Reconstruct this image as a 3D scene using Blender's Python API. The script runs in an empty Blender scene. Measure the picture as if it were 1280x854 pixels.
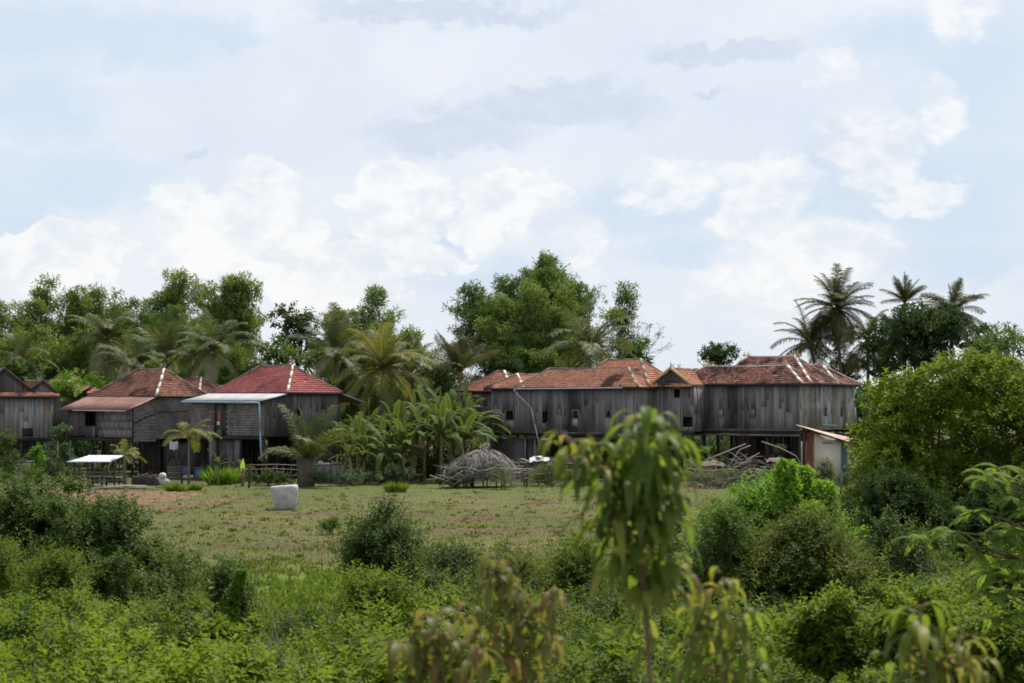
import bpy, math, random
import numpy as np
from mathutils import Vector
rad = math.radians
F = 2666.67          # focal length in units of a 1280 wide picture
CZ = 5.0             # eye height above the field
HY = 495.0           # row of the horizon
# ------------------------------------------------------------ camera, sky, sun, exposure
sc = bpy.context.scene
col = sc.collection
cd = bpy.data.cameras.new('camera'); cam = bpy.data.objects.new('camera', cd); col.objects.link(cam)
cam.location = (0, 0, CZ); cam.rotation_euler = (rad(90), 0, 0)
cd.sensor_width = 36; cd.lens = 75.0; cd.shift_y = (HY - 427) / 1280.0
cd.clip_start = 0.2; cd.clip_end = 6000
cd.dof.use_dof = True; cd.dof.focus_distance = 105; cd.dof.aperture_fstop = 5.0
sc.camera = cam
SUN_EL, SUN_AZ = rad(60), rad(28)       # azimuth to the right of +Y, behind the village
sd = bpy.data.lights.new('sun', 'SUN'); sun = bpy.data.objects.new('sun', sd); col.objects.link(sun)
sd.energy = 4.9; sd.angle = rad(2.0); sd.color = (1.0, 0.94, 0.84)
sv = Vector((math.sin(SUN_AZ) * math.cos(SUN_EL), math.cos(SUN_AZ) * math.cos(SUN_EL), math.sin(SUN_EL)))
sun.rotation_euler = sv.to_track_quat('Z', 'Y').to_euler()
sun.location = (0, 60, 60)
sc.view_settings.view_transform = 'Standard'; sc.view_settings.look = 'None'
sc.view_settings.exposure = 0.14; sc.view_settings.gamma = 1.0
sc.view_settings.use_curve_mapping = False
sc.cycles.max_bounces = 5; sc.cycles.diffuse_bounces = 3; sc.cycles.glossy_bounces = 2
sc.cycles.transmission_bounces = 3; sc.cycles.transparent_max_bounces = 4
sc.cycles.use_adaptive_sampling = True; sc.cycles.adaptive_threshold = 0.02
sc.cycles.use_denoising = True
sc.cycles.caustics_reflective = False; sc.cycles.caustics_refractive = False
sc.cycles.filter_width = 1.7

class NV:
    """a float socket with arithmetic"""
    nt = None
    def __init__(s, sock): s.s = sock
    @staticmethod
    def m(op, *a):
        n = NV.nt.nodes.new('ShaderNodeMath'); n.operation = op
        for i, v in enumerate(a):
            if isinstance(v, NV): NV.nt.links.new(v.s, n.inputs[i])
            else: n.inputs[i].default_value = v
        return NV(n.outputs[0])
    def __add__(s, o): return NV.m('ADD', s, o)
    __radd__ = __add__
    def __sub__(s, o): return NV.m('SUBTRACT', s, o)
    def __rsub__(s, o): return NV.m('SUBTRACT', o, s)
    def __mul__(s, o): return NV.m('MULTIPLY', s, o)
    __rmul__ = __mul__
    def __truediv__(s, o): return NV.m('DIVIDE', s, o)
    def max(s, o): return NV.m('MAXIMUM', s, o)
    def sqrt(s): return NV.m('SQRT', s)
    def ss(s, a, b):
        n = NV.nt.nodes.new('ShaderNodeMapRange'); n.interpolation_type = 'SMOOTHSTEP'
        NV.nt.links.new(s.s, n.inputs[0]); n.inputs[1].default_value = a; n.inputs[2].default_value = b
        return NV(n.outputs[0])

def nnew(nt, t, **kw):
    n = nt.nodes.new(t)
    for k, v in kw.items(): setattr(n, k, v)
    return n
def noise(nt, vec, scale, detail=4, rough=0.5, dist=0.0):
    n = nt.nodes.new('ShaderNodeTexNoise'); n.inputs['Scale'].default_value = scale
    n.inputs['Detail'].default_value = detail; n.inputs['Roughness'].default_value = rough
    n.inputs['Distortion'].default_value = dist
    if vec is not None: nt.links.new(vec, n.inputs['Vector'])
    return n
def mixc(nt, f, a, b):
    n = nt.nodes.new('ShaderNodeMix'); n.data_type = 'RGBA'
    for idx, v in ((0, f), (6, a), (7, b)):
        if isinstance(v, NV): v = v.s
        if isinstance(v, bpy.types.NodeSocket): nt.links.new(v, n.inputs[idx])
        elif idx == 0: n.inputs[0].default_value = v
        else: n.inputs[idx].default_value = (*v, 1)
    return n.outputs[2]

def make_world():
    w = bpy.data.worlds.new('World'); sc.world = w; w.use_nodes = True
    nt = w.node_tree; nt.nodes.clear(); NV.nt = nt
    out = nt.nodes.new('ShaderNodeOutputWorld')
    sky = nt.nodes.new('ShaderNodeTexSky'); sky.sky_type = 'NISHITA'; sky.sun_disc = False
    sky.sun_elevation = SUN_EL; sky.sun_rotation = SUN_AZ
    sky.air_density = 1.0; sky.dust_density = 1.5
    tc = nt.nodes.new('ShaderNodeTexCoord')
    sp = nt.nodes.new('ShaderNodeSeparateXYZ'); nt.links.new(tc.outputs['Generated'], sp.inputs[0])
    X, Y, Z = (NV(sp.outputs[i]) for i in range(3))
    az = NV.m('ARCTAN2', X, Y) * 2.66667      # 1 unit = 1000 rows of the picture
    el = NV.m('ARCSINE', Z) * 2.66667
    cb = nt.nodes.new('ShaderNodeCombineXYZ')
    nt.links.new(az.s, cb.inputs[0]); nt.links.new((el * 1.5).s, cb.inputs[1]); 
    n1 = noise(nt, cb.outputs[0], 9, 7, 0.52)
    n2 = noise(nt, cb.outputs[0], 30, 6, 0.55)
    n3 = noise(nt, cb.outputs[0], 3.2, 5, 0.55, 0.4); n5 = noise(nt, cb.outputs[0], 75, 5, 0.6); e5 = NV(n5.outputs['Fac'])
    n4 = noise(nt, cb.outputs[0], 6.5, 6, 0.6, 0.6)
    a, b, c, d = (NV(n.outputs['Fac']) for n in (n1, n2, n3, n4))
    na = NV.m('MULTIPLY', a - 0.5, 1.0)
    # billowy displacement of the cloud edges
    dx = (a - 0.5) * 0.12 + (b - 0.5) * 0.055 + (e5 - 0.5) * 0.018
    b2 = NV(noise(nt, cb.outputs[0], 22, 6, 0.6, 0.2).outputs['Fac'])
    dy = (d - 0.5) * 0.09 + (b2 - 0.5) * 0.055 + (e5 - 0.5) * 0.018
    U = az + dx; V = el + dy
    def ell(px, py, rx, ry, low=1.8):
        cx, cy = (px - 640) / 1000.0, (HY - py) / 1000.0
        du = (U - cx) * (1000.0 / rx); dv = (V - cy) * (1000.0 / ry)
        dvn = NV.m('MINIMUM', dv, 0.0) * (1.0 / low); dvp = dv.max(0.0)
        r = (du * du + dvn * dvn + dvp * dvp).sqrt()
        return 1.0 - r
    def union(lst, low):
        m = None
        for e in lst:
            v = ell(*e, low=low); m = v if m is None else m.max(v)
        return m
    cum = union([(325, 235, 42, 44), (360, 262, 48, 40), (280, 285, 90, 45), (240, 258, 42, 28), (505, 235, 58, 40), (458, 252, 30, 26),
                 (500, 300, 60, 26), (595, 255, 32, 33), (645, 232, 38, 32), (685, 240, 34, 16), (60, 308, 75, 32),
                 (140, 300, 45, 22), (545, 330, 34, 10), (425, 330, 100, 30)], 2.2)
    cum2 = union([(835, 212, 48, 20), (800, 235, 30, 10), (912, 228, 34, 42), (968, 215, 60, 30), (1090, 172, 58, 28), (1115, 205, 34, 20),
                  (1050, 85, 34, 14), (1030, 102, 30, 10), (1150, 240, 46, 13), (1115, 256, 24, 10), (960, 320, 80, 42), (1030, 300, 90, 30),
                  (730, 300, 34, 26), (1190, 10, 50, 20), (1165, 130, 30, 28), (920, 350, 70, 22)], 2.4)
    m1 = cum.ss(-0.03, 0.20); m2 = cum2.ss(-0.20, 0.42)
    blue = union([(120, 60, 190, 50), (60, 150, 90, 70), (110, 235, 120, 48), (260, 50, 80, 24), (20, 250, 90, 60)], 1.0).ss(-0.25, 0.6)
    blue2 = union([(800, 270, 130, 45), (1180, 240, 190, 100), (1230, 120, 130, 110), (1120, 60, 120, 50), (860, 318, 90, 30), (1200, 330, 150, 36), (640, 350, 110, 34),
                   (1010, 255, 60, 30), (420, 315, 40, 18), (560, 300, 40, 16)], 1.0).ss(-0.3, 0.7)
    grey = union([(560, 165, 130, 34), (700, 135, 150, 36), (560, 20, 200, 20), (900, 70, 120, 20), (230, 205, 16, 10), (890, 118, 30, 8), (480, 25, 60, 18), (1080, 200, 60, 50)], 1.0).ss(-0.1, 0.5)
    base = mixc(nt, c.ss(0.35, 0.68), (0.69, 0.75, 0.84), (0.80, 0.825, 0.872))
    hz = NV.m('SUBTRACT', 1.0, el).ss(0.80, 1.0)
    base = mixc(nt, hz * 0.4, base, (0.76, 0.81, 0.88))
    base = mixc(nt, blue * (0.55 + 0.6 * (d - 0.3)), base, (0.56, 0.68, 0.83))
    base = mixc(nt, blue2 * (0.55 + 0.6 * (d - 0.3)), base, (0.55, 0.67, 0.82))
    base = mixc(nt, grey * 0.85 * (0.4 + b), base, (0.58, 0.645, 0.765))
    # lit top, greyer foot inside each heap
    inner = mixc(nt, (d * 0.5 + b2 * 0.5).ss(0.38, 0.58), (0.73, 0.77, 0.835), (0.91, 0.905, 0.90))
    base = mixc(nt, m2 * (0.35 + 0.75 * b2), base, inner)
    base = mixc(nt, m1 * 0.86, base, inner)
    # higher than the picture: broken cloud, blue between, dimmer towards the zenith
    bc = nt.nodes.new('ShaderNodeBackground'); nt.links.new(base, bc.inputs[0]); bc.inputs[1].default_value = 1.0
    bs = nt.nodes.new('ShaderNodeBackground'); nt.links.new(sky.outputs[0], bs.inputs[0]); bs.inputs[1].default_value = 0.12
    mx = nt.nodes.new('ShaderNodeMixShader')
    gap = (el.ss(0.6, 1.6) * a.ss(0.40, 0.60) * 0.8) + 0.06
    nt.links.new(gap.s, mx.inputs[0]); nt.links.new(bc.outputs[0], mx.inputs[1]); nt.links.new(bs.outputs[0], mx.inputs[2])
    nt.links.new(mx.outputs[0], out.inputs[0])
    w.cycles.sampling_method = 'MANUAL'; w.cycles.sample_map_resolution = 512
make_world()

# ------------------------------------------------------------ materials
def principled(name):
    m = bpy.data.materials.new(name); m.use_nodes = True
    nt = m.node_tree; b = nt.nodes['Principled BSDF']
    return m, nt, b
def attr(nt):
    n = nt.nodes.new('ShaderNodeAttribute'); n.attribute_name = 'rnd'; return NV(n.outputs['Fac'])
def objco(nt, stretch=(1, 1, 1)):
    tc = nt.nodes.new('ShaderNodeTexCoord'); mp = nt.nodes.new('ShaderNodeMapping')
    mp.inputs['Scale'].default_value = stretch; nt.links.new(tc.outputs['Object'], mp.inputs[0]); return mp.outputs[0]
def M_basic(name, c1, c2, rough=0.85, scale=2.0, stretch=(1, 1, 1), stain=None, stain_amt=0.6, stain_scale=1.0, bump=0.0, spec=0.3, lo=0.42, hi=0.62):
    m, nt, b = principled(name); NV.nt = nt
    v = objco(nt, stretch); n = noise(nt, v, scale, 6, 0.6)
    f = attr(nt) * 0.6 + NV(n.outputs['Fac']).ss(0.25, 0.75) * 0.4
    c = mixc(nt, f, c1, c2)
    if stain:
        n2 = noise(nt, v, stain_scale, 6, 0.62)
        c = mixc(nt, NV(n2.outputs['Fac']).ss(lo, hi) * stain_amt, c, stain)
    nt.links.new(c, b.inputs['Base Color']); b.inputs['Roughness'].default_value = rough
    b.inputs['Specular IOR Level'].default_value = spec
    if bump:
        bp = nt.nodes.new('ShaderNodeBump'); bp.inputs['Strength'].default_value = bump; bp.inputs['Distance'].default_value = 0.02
        n3 = noise(nt, v, scale * 8, 4); nt.links.new(n3.outputs['Fac'], bp.inputs['Height']); nt.links.new(bp.outputs[0], b.inputs['Normal'])
    return m
def M_leaf(name, c1, c2, c3=None, trans=0.28, rough=0.5, spec=0.35, nscale=0.7, amt3=0.0):
    m, nt, b = principled(name); NV.nt = nt
    spec *= 0.45; rough = min(1, rough + 0.12); trans += 0.06; g_ = 1.22
    c1, c2 = (tuple(x * g_ * h_ for x, h_ in zip(q, (1.08, 1.0, .85))) for q in (c1, c2))
    if c3: c3 = tuple(x * g_ for x in c3)
    r = attr(nt); v = objco(nt); n = noise(nt, v, nscale, 3, 0.5)
    c = mixc(nt, (r * 0.55 + NV(n.outputs['Fac']).ss(0.4, 0.62) * 0.45), c1, c2)
    if c3: c = mixc(nt, r.ss(1 - amt3 - 0.02, 1 - amt3 + 0.02), c, c3)
    nt.links.new(c, b.inputs['Base Color']); b.inputs['Roughness'].default_value = rough
    b.inputs['Specular IOR Level'].default_value = spec
    t = nt.nodes.new('ShaderNodeBsdfTranslucent')
    tc = mixc(nt, 0.35, c, tuple(min(1, x * f) for x, f in zip(c2, (2.0, 2.0, 0.9))))
    nt.links.new(tc, t.inputs[0])
    mx = nt.nodes.new('ShaderNodeMixShader'); mx.inputs[0].default_value = trans
    nt.links.new(b.outputs[0], mx.inputs[1]); nt.links.new(t.outputs[0], mx.inputs[2])
    nt.links.new(mx.outputs[0], nt.nodes['Material Output'].inputs[0])
    return m

MT = {}
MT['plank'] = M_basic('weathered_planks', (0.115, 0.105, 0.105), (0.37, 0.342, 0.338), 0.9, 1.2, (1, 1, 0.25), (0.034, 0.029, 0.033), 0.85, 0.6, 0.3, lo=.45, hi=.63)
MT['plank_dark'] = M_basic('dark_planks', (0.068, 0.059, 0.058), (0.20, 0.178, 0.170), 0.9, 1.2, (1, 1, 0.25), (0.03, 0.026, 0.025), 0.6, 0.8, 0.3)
MT['plank_pale'] = M_basic('pale_planks', (0.22, 0.205, 0.195), (0.44, 0.415, 0.39), 0.9, 1.2, (1, 1, 0.25), (0.07, 0.065, 0.06), 0.6, 0.8, 0.3)
MT['mat_wall'] = M_basic('woven_wall_panels', (0.16, 0.142, 0.135), (0.37, 0.335, 0.315), 0.95, 1.5, (1, 1, 1), (0.09, 0.073, 0.067), 0.55, 0.7, 0.3)
MT['tile_old'] = M_basic('old_clay_tiles', (0.21, 0.10, 0.075), (0.66, 0.33, 0.22), 0.9, 1.5, (1, 1, 1), (0.06, 0.038, 0.036), 0.8, 0.9, 0.2, lo=0.48, hi=0.68)
MT['tile_orange'] = M_basic('orange_clay_tiles', (0.44, 0.19, 0.125), (0.86, 0.45, 0.30), 0.9, 1.5, (1, 1, 1), (0.08, 0.045, 0.042), 0.9, 0.36, 0.2, lo=0.555, hi=0.61)
MT['tile_mossy'] = M_basic('blackened_clay_tiles', (0.08, 0.05, 0.048), (0.78, 0.37, 0.27), 0.9, 4.0, (1, 1, 1), (0.05, 0.034, 0.034), 0.85, 0.9, 0.2, lo=0.44, hi=0.62)
MT['tile_red'] = M_basic('red_tiles', (0.46, 0.125, 0.115), (0.70, 0.25, 0.22), 0.9, 1.5, (1, 1, 1), (0.30, 0.11, 0.10), 0.75, 0.8, 0.1, lo=.45, hi=.7)
MT['cap'] = M_basic('grey_mortar', (0.22, 0.20, 0.175), (0.42, 0.38, 0.33), 0.9, 3, (1, 1, 1), (0.10, 0.085, 0.07), 0.6, 1.5, 0.4)
MT['cap_white'] = M_basic('pale_mortar', (0.58, 0.54, 0.48), (0.76, 0.72, 0.66), 0.9, 3, (1, 1, 1), (0.26, 0.20, 0.17), 0.5, 1.6, 0.3)
MT['cap_yellow'] = M_basic('yellowed_paint', (0.55, 0.40, 0.18), (0.68, 0.56, 0.36), 0.8, 3)
MT['wood_dark'] = M_basic('dark_timber', (0.028, 0.024, 0.022), (0.07, 0.06, 0.052), 0.9, 2, (1, 1, 0.3))
MT['wood_grey'] = M_basic('grey_timber', (0.10, 0.09, 0.08), (0.22, 0.20, 0.18), 0.9, 2, (1, 1, 0.3), (0.05, 0.045, 0.04), 0.5, 1.5)
MT['wood_bleached'] = M_basic('bleached_branches', (0.16, 0.14, 0.12), (0.36, 0.325, 0.28), 0.9, 2)
MT['tin_rust'] = M_basic('rusty_tin', (0.17, 0.075, 0.055), (0.36, 0.20, 0.16), 0.7, 1.2, (1, 1, 1), (0.10, 0.04, 0.03), 0.6, 1.2, 0.1, 0.4)
MT['tin_white'] = M_basic('pale_tin', (0.40, 0.40, 0.42), (0.50, 0.50, 0.51), 0.6, 1.2, (1, 1, 1), (0.28, 0.25, 0.23), 0.6, 1.2, 0.0, 0.4)
MT['tin_blue'] = M_basic('blue_white_tin', (0.52, 0.58, 0.66), (0.62, 0.68, 0.75), 0.5, 1.2)
MT['tin_pink'] = M_basic('faded_pink_tin', (0.36, 0.27, 0.23), (0.56, 0.46, 0.40), 0.7, 1.2, (1, 1, 1), (0.34, 0.13, 0.09), 0.7, 0.9, lo=0.45)
MT['trim_teal'] = M_basic('teal_trim', (0.05, 0.09, 0.09), (0.08, 0.13, 0.13), 0.6)
MT['pipe_blue'] = M_basic('pale_blue_pvc', (0.22, 0.36, 0.46), (0.30, 0.45, 0.56), 0.4, spec=0.5)
MT['pipe_white'] = M_basic('grey_white_pvc', (0.36, 0.37, 0.38), (0.5, 0.5, 0.5), 0.5, spec=0.5)
MT['concrete'] = M_basic('grey_concrete', (0.13, 0.13, 0.135), (0.22, 0.215, 0.21), 0.9, 1.5, (1, 1, 1), (0.06, 0.058, 0.06), 0.6, 0.8, 0.3)
MT['plaster'] = M_basic('cream_plaster', (0.60, 0.53, 0.46), (0.70, 0.63, 0.56), 0.85, 0.8, (1, 1, 1), (0.50, 0.40, 0.29), 0.7, 0.5, 0.1)
MT['brick'] = M_basic('red_brick', (0.17, 0.06, 0.04), (0.30, 0.11, 0.07), 0.9, 2)
MT['jar'] = M_basic('whitish_cement', (0.42, 0.41, 0.40), (0.56, 0.55, 0.535), 0.85, 2.0, (1, 1, 1), (0.26, 0.25, 0.235), 0.55, 3.0, 0.5)
MT['basket'] = M_basic('old_bamboo_weave', (0.105, 0.088, 0.07), (0.20, 0.17, 0.135), 0.95, 3, (1, 1, 1), (0.07, 0.075, 0.035), 0.5, 1.4, 0.3)
MT['thatch'] = M_basic('grey_thatch', (0.10, 0.09, 0.08), (0.34, 0.31, 0.285), 0.95, 3, (1, 1, 1), (0.07, 0.06, 0.05), 0.7, 1.6, 0.4)
MT['cloth_white'] = M_basic('white_cloth', (0.55, 0.54, 0.53), (0.68, 0.67, 0.66), 0.9)
MT['cloth_blue'] = M_basic('blue_cloth', (0.06, 0.11, 0.24), (0.10, 0.17, 0.34), 0.9)
MT['cloth_red'] = M_basic('faded_red_cloth', (0.30, 0.09, 0.06), (0.42, 0.15, 0.10), 0.9)
MT['tarp'] = M_basic('faded_brown_tarp', (0.09, 0.065, 0.052), (0.17, 0.12, 0.095), 0.8, 2)
MT['soil'] = M_basic('red_brown_soil', (0.13, 0.078, 0.045), (0.24, 0.145, 0.088), 0.98, 3, (1, 1, 1), (0.10, 0.062, 0.038), 0.5, 5)
MT['soil_dark'] = M_basic('dark_clods', (0.055, 0.038, 0.024), (0.15, 0.095, 0.06), 0.98, 3)
MT['bark'] = M_basic('grey_bark', (0.10, 0.09, 0.075), (0.22, 0.20, 0.17), 0.95, 3, (1, 1, 0.4), bump=0.4)
MT['bark_dark'] = M_basic('brown_bark', (0.05, 0.042, 0.032), (0.11, 0.09, 0.07), 0.95, 3, (1, 1, 0.4))
MT['culm'] = M_basic('bamboo_culm', (0.12, 0.14, 0.06), (0.26, 0.26, 0.14), 0.7, 2)
MT['banana_stem'] = M_basic('banana_stem', (0.13, 0.12, 0.05), (0.26, 0.20, 0.09), 0.8, 2, (1, 1, 0.4))
MT['twig'] = M_basic('brown_twig', (0.14, 0.095, 0.05), (0.24, 0.17, 0.09), 0.7, 4)
MT['twig_green'] = M_basic('green_brown_stem', (0.12, 0.10, 0.04), (0.2, 0.15, 0.06), 0.6, 4)
MT['lettering'] = M_basic('brown_lettering', (0.07, 0.045, 0.04), (0.08, 0.05, 0.045), 0.8)
MT['husk'] = M_basic('coconut_husk', (0.16, 0.15, 0.04), (0.28, 0.2, 0.07), 0.7)

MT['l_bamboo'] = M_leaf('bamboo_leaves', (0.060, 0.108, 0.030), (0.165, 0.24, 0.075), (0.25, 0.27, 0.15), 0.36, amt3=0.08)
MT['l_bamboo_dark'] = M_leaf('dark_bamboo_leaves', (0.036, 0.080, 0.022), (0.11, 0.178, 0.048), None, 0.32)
MT['l_bamboo_grey'] = M_leaf('dry_bamboo_leaves', (0.07, 0.10, 0.04), (0.17, 0.19, 0.10), (0.26, 0.23, 0.15), 0.25, amt3=0.2)
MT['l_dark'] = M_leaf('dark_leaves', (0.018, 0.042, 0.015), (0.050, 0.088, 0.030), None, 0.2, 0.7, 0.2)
MT['l_mid'] = M_leaf('mid_leaves', (0.035, 0.075, 0.018), (0.095, 0.155, 0.038), None, 0.3)
MT['l_palm'] = M_leaf('palm_leaflets', (0.035, 0.062, 0.024), (0.115, 0.15, 0.06), (0.24, 0.23, 0.13), 0.2, 0.45, 0.7, amt3=0.1)
MT['l_palm_yellow'] = M_leaf('yellow_green_palm_leaflets', (0.075, 0.10, 0.025), (0.19, 0.20, 0.06), (0.28, 0.24, 0.11), 0.25, 0.45, 0.4, amt3=0.1)
MT['l_palm_dark'] = M_leaf('dark_palm_leaflets', (0.030, 0.042, 0.018), (0.080, 0.098, 0.044), (0.16, 0.14, 0.07), 0.2, 0.45, 0.4, amt3=0.12)
MT['l_banana'] = M_leaf('banana_leaves', (0.024, 0.058, 0.014), (0.105, 0.155, 0.04), (0.22, 0.18, 0.09), 0.32, 0.6, 0.5, amt3=0.12)
MT['l_banana_pale'] = M_leaf('pale_banana_leaves', (0.14, 0.26, 0.05), (0.26, 0.40, 0.09), None, 0.45, 0.4, 0.45)
MT['l_bush_olive'] = M_leaf('olive_leaves', (0.034, 0.062, 0.013), (0.115, 0.150, 0.034), (0.15, 0.10, 0.035), 0.30, amt3=0.05)
MT['l_bush_bright'] = M_leaf('bright_leaves', (0.024, 0.058, 0.007), (0.165, 0.245, 0.026), (0.20, 0.20, 0.045), 0.33, 0.5, 0.35, amt3=0.05)
MT['l_bush_deep'] = M_leaf('deep_green_leaves', (0.022, 0.050, 0.011), (0.072, 0.118, 0.028), (0.14, 0.15, 0.07), 0.26, 0.5, 0.4, amt3=0.06)
MT['l_tree_yel'] = M_leaf('yellow_green_leaves', (0.035, 0.074, 0.011), (0.145, 0.210, 0.030), (0.20, 0.13, 0.04), 0.33, 0.55, 0.3, amt3=0.06)
MT['l_creeper'] = M_leaf('creeper_leaves', (0.055, 0.125, 0.015), (0.135, 0.26, 0.034), None, 0.34, 0.45, 0.4)
MT['l_creeper_tip'] = M_leaf('young_creeper_leaves', (0.085, 0.17, 0.02), (0.17, 0.30, 0.04), None, 0.4, 0.5, 0.4)
MT['l_grey'] = M_leaf('grey_green_leaves', (0.065, 0.085, 0.05), (0.15, 0.18, 0.12), None, 0.22)
MT['l_bluish'] = M_leaf('bluish_green_leaves', (0.035, 0.075, 0.045), (0.09, 0.14, 0.09), None, 0.25)
MT['l_sap'] = M_leaf('drooping_leaves', (0.048, 0.098, 0.018), (0.145, 0.205, 0.034), (0.24, 0.23, 0.045), 0.44, 0.38, 0.5, amt3=0.10)
MT['l_sap_brown'] = M_leaf('brown_tinged_leaves', (0.060, 0.082, 0.02), (0.165, 0.17, 0.044), (0.19, 0.125, 0.05), 0.40, 0.38, 0.55, amt3=0.20)
MT['l_sap_yellow'] = M_leaf('yellowish_young_leaves', (0.10, 0.145, 0.026), (0.24, 0.26, 0.05), (0.28, 0.19, 0.06), 0.42, 0.38, 0.5, amt3=0.2)
MT['l_feather'] = M_leaf('feathery_leaflets', (0.028, 0.064, 0.010), (0.130, 0.190, 0.028), (0.15, 0.14, 0.035), 0.34, amt3=0.06)
MT['l_pinnate'] = M_leaf('pale_feathery_leaflets', (0.070, 0.135, 0.024), (0.17, 0.26, 0.05), None, 0.42)
MT['l_grass'] = M_leaf('grass_blades', (0.070, 0.084, 0.024), (0.165, 0.155, 0.06), (0.30, 0.25, 0.14), 0.25, 0.8, 0.1, nscale=0.12, amt3=0.15)
MT['l_grass_green'] = M_leaf('green_grass_blades', (0.055, 0.10, 0.016), (0.135, 0.20, 0.036), None, 0.35, 0.7, 0.2, nscale=0.3)

def M_ground():
    m, nt, b = principled('field_ground'); NV.nt = nt
    g = nt.nodes.new('ShaderNodeNewGeometry'); P = g.outputs['Position']
    sp = nt.nodes.new('ShaderNodeSeparateXYZ'); nt.links.new(P, sp.inputs[0]); X, Y = NV(sp.outputs[0]), NV(sp.outputs[1])
    def nz(scale, st, det=5, r=0.6):
        mp = nt.nodes.new('ShaderNodeMapping'); mp.inputs['Scale'].default_value = st; nt.links.new(P, mp.inputs[0])
        return NV(noise(nt, mp.outputs[0], scale, det, r).outputs['Fac'])
    n1 = nz(0.13, (1, 0.5, 1)); n2 = nz(0.8, (0.35, 1.0, 1)); n3 = nz(0.35, (0.7, 0.5, 1)); n4 = nz(5, (1, 1, 1)); n5 = nz(0.5, (0.35, 1.0, 1))
    c = mixc(nt, n1.ss(0.35, 0.65), (0.088, 0.100, 0.030), (0.140, 0.132, 0.052))
    c = mixc(nt, n2.ss(0.45, 0.65) * 0.55, c, (0.070, 0.094, 0.026))
    c = mixc(nt, n3.ss(0.58, 0.70) * 0.55, c, (0.145, 0.100, 0.062))
    c = mixc(nt, n5.ss(0.55, 0.68) * 0.6, c, (0.115, 0.078, 0.048))
    near = (66.0 - Y + (n3 - 0.5) * 22).ss(0, 8)
    c = mixc(nt, near * 0.85, c, (0.105, 0.165, 0.030))
    back = (Y - 103.0 + (n3 - 0.5) * 14 - X * 0.12).ss(0, 6)
    c = mixc(nt, back * 0.55, c, (0.095, 0.125, 0.032))
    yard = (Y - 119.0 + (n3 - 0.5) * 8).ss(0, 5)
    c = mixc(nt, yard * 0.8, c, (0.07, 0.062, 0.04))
    lit = (51.0 - Y + (n3 - 0.5) * 8 + X * (X * 0.012)).ss(0, 4)  # leaf litter tone that also paints dark shade under the near bushes
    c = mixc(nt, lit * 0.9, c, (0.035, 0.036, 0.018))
    c = mixc(nt, n4.ss(0.3, 0.7) * 0.35, c, (0.07, 0.07, 0.03))
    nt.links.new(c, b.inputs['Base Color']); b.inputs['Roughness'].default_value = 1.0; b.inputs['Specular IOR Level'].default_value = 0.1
    bp = nt.nodes.new('ShaderNodeBump'); bp.inputs['Strength'].default_value = 0.6; bp.inputs['Distance'].default_value = 0.05
    nt.links.new(n4.s, bp.inputs['Height']); nt.links.new(bp.outputs[0], b.inputs['Normal'])
    return m
MT['ground'] = M_ground()

# ------------------------------------------------------------ object helpers
def W(px, py, D): return Vector(((px - 640) * D / F, D, CZ - (py - HY) * D / F))
def ztop(py, D): return CZ - (py - HY) * D / F
def tag(o, label=None, cat=None, group=None, kind=None):
    if label: o['label'] = label
    if cat: o['category'] = cat
    if group: o['group'] = group
    if kind: o['kind'] = kind
    return o
def empty(name, loc, rz=0, label=None, cat=None, group=None):
    o = bpy.data.objects.new(name, None); col.objects.link(o); o.location = loc; o.rotation_euler = (0, 0, rz)
    o.empty_display_size = 0.3
    return tag(o, label, cat, group)
def np_mesh(name, V, faces, rnd, mat, parent=None, smooth=False):
    """faces: list of (M,k) int arrays; rnd: concatenated per face"""
    me = bpy.data.meshes.new(name)
    V = np.asarray(V, dtype=np.float32).reshape(-1, 3)
    me.vertices.add(len(V)); me.vertices.foreach_set('co', V.ravel())
    tot = [np.full(len(f), f.shape[1], np.int32) for f in faces]
    tot = np.concatenate(tot); idx = np.concatenate([f.ravel() for f in faces]).astype(np.int32)
    me.loops.add(len(idx)); me.loops.foreach_set('vertex_index', idx)
    me.polygons.add(len(tot)); st = np.zeros(len(tot), np.int32); st[1:] = np.cumsum(tot)[:-1]
    me.polygons.foreach_set('loop_start', st); me.polygons.foreach_set('loop_total', tot)
    if smooth: me.polygons.foreach_set('use_smooth', np.ones(len(tot), bool))
    a = me.attributes.new('rnd', 'FLOAT', 'FACE'); a.data.foreach_set('value', np.asarray(rnd, dtype=np.float32))
    me.update(calc_edges=True); me.validate()
    me.materials.append(mat if not isinstance(mat, str) else MT[mat])
    o = bpy.data.objects.new(name, me); col.objects.link(o)
    if parent is not None: o.parent = parent
    return o
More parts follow.
